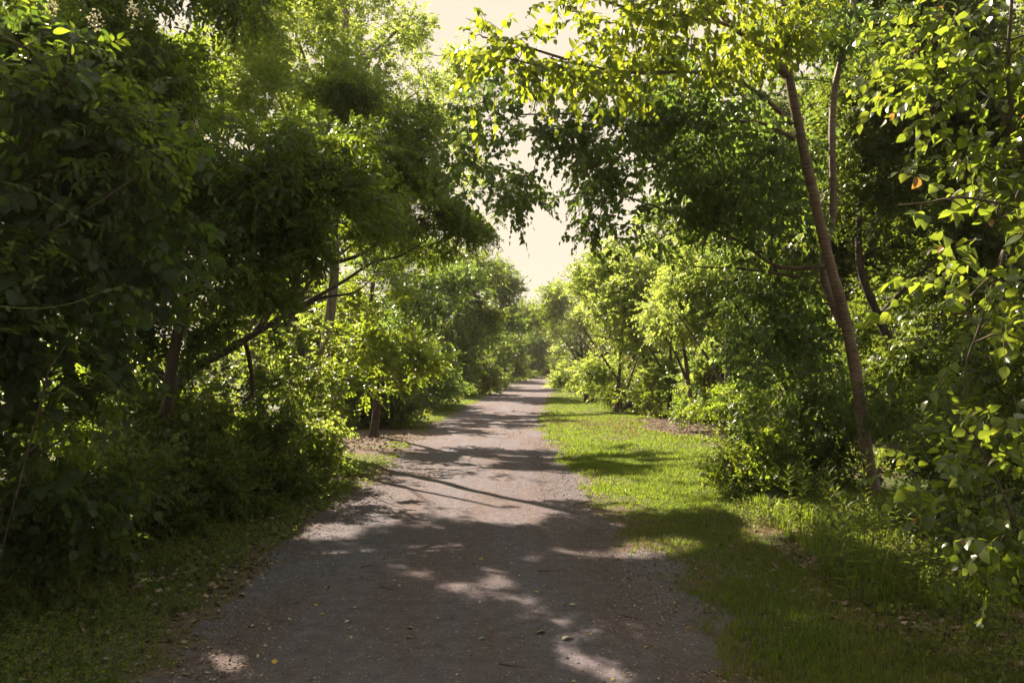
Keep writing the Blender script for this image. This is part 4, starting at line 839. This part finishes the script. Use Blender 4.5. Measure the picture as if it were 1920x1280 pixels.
# leaf litter chips on the bare patches
def litter(cx, cy, sx, sy, n):
    x = cx+rng.normal(0, sx, n); y = cy+rng.normal(0, sy, n); z = gz(x, y)+.008; a = Acc()
    put_leaves(a, np.stack([x, y, z], -1), rng.normal(0, 1, (n, 3))*[1, 1, .15], np.array([0, 0, 1.])+rng.normal(0, .4, (n, 3)), rng.uniform(.025, .07, n), 'small', 2); return a
a = litter(4.5, 19.2, .7, 2.0, 4200)
M['mulch'] = plain_mat('mulch_chip', [(0, (.07, .045, .035)), (.6, (.17, .11, .085)), (1, (.34, .26, .21))])
tag(a.build('leaf_litter', M['mulch']), 'brown mulch and dead leaves on the bare patch beside the lawn', 'leaf litter', kind='stuff')
a = litter(2.9, 5.4, .55, 1.3, 2600)
tag(a.build('leaf_litter', M['mulch']), 'dead leaves and bits of twig between the weeds at the lower right', 'leaf litter', kind='stuff')
a = litter(-2.6, 6.4, .5, 2.0, 3200)
tag(a.build('leaf_litter', M['mulch']), 'dead leaves in the shade of the left verge', 'leaf litter', kind='stuff')
tag(litter(-2.9, 16.2, .6, .9, 1500).build('leaf_litter', M['mulch']), 'brown dead leaves on the bare patch left of the path', 'leaf litter', kind='stuff')

def edge_litter(side, n, label):
    y = 3.1+14*rng.uniform(0, 1, n)**1.5; e = rng.normal(.12, .28, n)*(1+(rng.uniform(0, 1, n) < .3)*1.8); x = xr(y)+e if side > 0 else xl(y)-e
    keep = n2(x, y, 1.8, 91) > .38; x, y = x[keep], y[keep]; n = len(x)
    z = np.maximum(gz(x, y), pz(x, y))+.004; a = Acc()
    put_leaves(a, np.stack([x, y, z], -1), rng.normal(0, 1, (n, 3))*[1, 1, .2], np.array([0, 0, 1.])+rng.normal(0, .35, (n, 3)), .010*np.exp(rng.uniform(0, 1.1, n)), 'small', 2)
    tag(a.build('leaf_litter', M['mulch'], None, (0, 0, 0)), label, 'leaf litter', kind='stuff')
edge_litter(1, 9000, 'bits of dead leaf gathered along the right edge of the path'); edge_litter(-1, 9000, 'bits of dead leaf gathered along the left edge of the path')
# fallen leaves on the path, one by one
def fallen_mat(name, c): return plain_mat(name, [(.35, tuple(x*.7 for x in c)), (.65, c)], .6, 60, False)
FM = {'yellow': fallen_mat('yellow_fallen_leaf', (.55, .36, .06)), 'grey': fallen_mat('grey_green_fallen_leaf', (.20, .22, .15)), 'pale': fallen_mat('pale_fallen_leaf', (.46, .42, .34)), 'brown': fallen_mat('brown_fallen_leaf', (.24, .12, .06))}
LP = {}
for k_, m_ in FM.items():
    a = Acc(); put_leaves(a, np.array([[-.5, 0, 0.]]), np.array([[1, 0, 0.06]]), np.array([[0, 0, 1.]]), 1.0, 'ovate', 0); tube(a, [[-.5, 0, 0], [-.7, .05, .02], [-.85, .12, .03]], .012, 4)
    LP[k_] = (a, m_)
first = {}
def fallen(px, py, size, col, label, group='fallen leaves on the path'):
    x, y = ground_at(px, py); z = float(max(pz(np.array([x]), np.array([y]))[0], gz(np.array([x]), np.array([y]))[0]))+.006
    if col not in first: o = LP[col][0].build('fallen_leaf', LP[col][1]); first[col] = o
    else: o = first[col].copy(); COL.objects.link(o)
    o.location = (x, y, z); o.scale = (size,)*3; o.rotation_euler = (random.gauss(0, .12), random.gauss(0, .12), random.uniform(0, 6.28)); tag(o, label, 'fallen leaf', group)
for q in [(515, 1242, .055, 'yellow', 'bright yellow fallen leaf by the lower left sun patch'), (592, 1137, .04, 'yellow', 'yellow fallen leaf on the shaded path left of the centre'),
          (653, 1166, .05, 'pale', 'curled pale yellow fallen leaf left of the middle of the path'), (602, 1154, .04, 'yellow', 'small yellow fallen leaf just left of the curled pale one'),
          (771, 1180, .06, 'grey', 'grey green fallen leaf left of the pale round one'), (901, 1200, .055, 'grey', 'rounded pale green fallen leaf near the middle of the path'),
          (1011, 1188, .075, 'grey', 'broad grey green fallen leaf right of the middle of the path'), (1065, 1200, .075, 'pale', 'largest pale fallen leaf near the lower right sun patch'),
          (902, 1050, .05, 'yellow', 'tiny yellow fallen leaf in the middle of the shaded path'), (1005, 1110, .04, 'yellow', 'small yellow fallen leaf right of centre on the shaded path'),
          (1075, 1136, .05, 'pale', 'thin pale fallen leaf right of centre on the shaded path'), (615, 1103, .06, 'grey', 'long grey fallen leaf on the left of the shaded path'),
          (770, 1197, .045, 'brown', 'brown fallen leaf below the grey green one'), (350, 1265, .06, 'brown', 'brown fallen leaf at the lower left corner of the path'), (1210, 1215, .05, 'brown', 'reddish brown fallen leaf near the right edge of the path'),
          (470, 1175, .06, 'pale', 'pale leaf lying at the left edge of the path')]: fallen(*q)
for i in range(110):
    y = random.uniform(0, 1); py = 1275-300*y; d = CAM_H*FPX/(py-HOR); x = random.uniform(float(xl(d))+.05, float(xr(d))-.05); px = 960+x/d*FPX
    c_ = random.choice(['pale', 'pale', 'grey', 'brown', 'yellow']); fallen(px, py, random.uniform(.012, .03), c_, 'tiny %s leaf fragment scattered on the shaded path' % {'grey': 'grey green'}.get(c_, c_), 'tiny %s leaf fragments on the path' % c_)

# fallen twigs
for (px, py, ln, an, lab) in [(1037, 1072, .22, .12, 'dark twig lying across the shaded path, right of centre'), (690, 1063, .10, .5, 'short twig on the left of the shaded path'), (725, 1105, .14, -.7, 'thin slanting twig left of the middle of the path'),
                              (1185, 1158, .14, -.6, 'thin twig near the right edge of the path'), (960, 1250, .14, -.3, 'thin twig at the bottom middle of the path'), (890, 1060, .05, -1.0, 'tiny pale twig in the middle of the path')]:
    x, y = ground_at(px, py); q = np.linspace(-.5, .5, 7)[:, None]; dr_ = np.array([[math.cos(an), math.sin(an), 0]])
    pts = q*ln*dr_+np.cumsum(rng.normal(0, ln*.02, (7, 3)), 0)*[1, 1, .2]; a = Acc(); tube(a, pts, np.linspace(.005, .002, 7), 5)
    tube(a, [pts[4], pts[4]+[ln*.1, ln*.12, .01]], .0018, 4)
    z = float(pz(np.array([x]), np.array([y]))[0]); o = a.build('fallen_twig', M['twig'], None, (0, 0, 0)); o.location = (x, y, z+.006); tag(o, lab, 'twig', 'twigs on the path')
# bare twigs in the dark leaves at the top left
a = Acc(); b = P(-20, 55, 3.6)
tube(a, spline([b, P(30, 80, 3.6), P(60, 95, 3.6), P(95, 112, 3.6)], 10), np.linspace(.006, .002, 10), 5)
tube(a, spline([P(45, 88, 3.6), P(70, 75, 3.6), P(100, 62, 3.65)], 8), np.linspace(.003, .001, 8), 4); tube(a, spline([P(82, 104, 3.6), P(120, 85, 3.6), P(150, 62, 3.6)], 8), np.linspace(.0025, .001, 8), 4)
tag(a.build('bare_branch', M['bark'], None, b), 'bare grey forked branch among the dark leaves at the top left corner', 'branch')
print('LEAVES', LEAFCOUNT, 'tris', sum(len(m.polygons) for m in bpy.data.meshes))
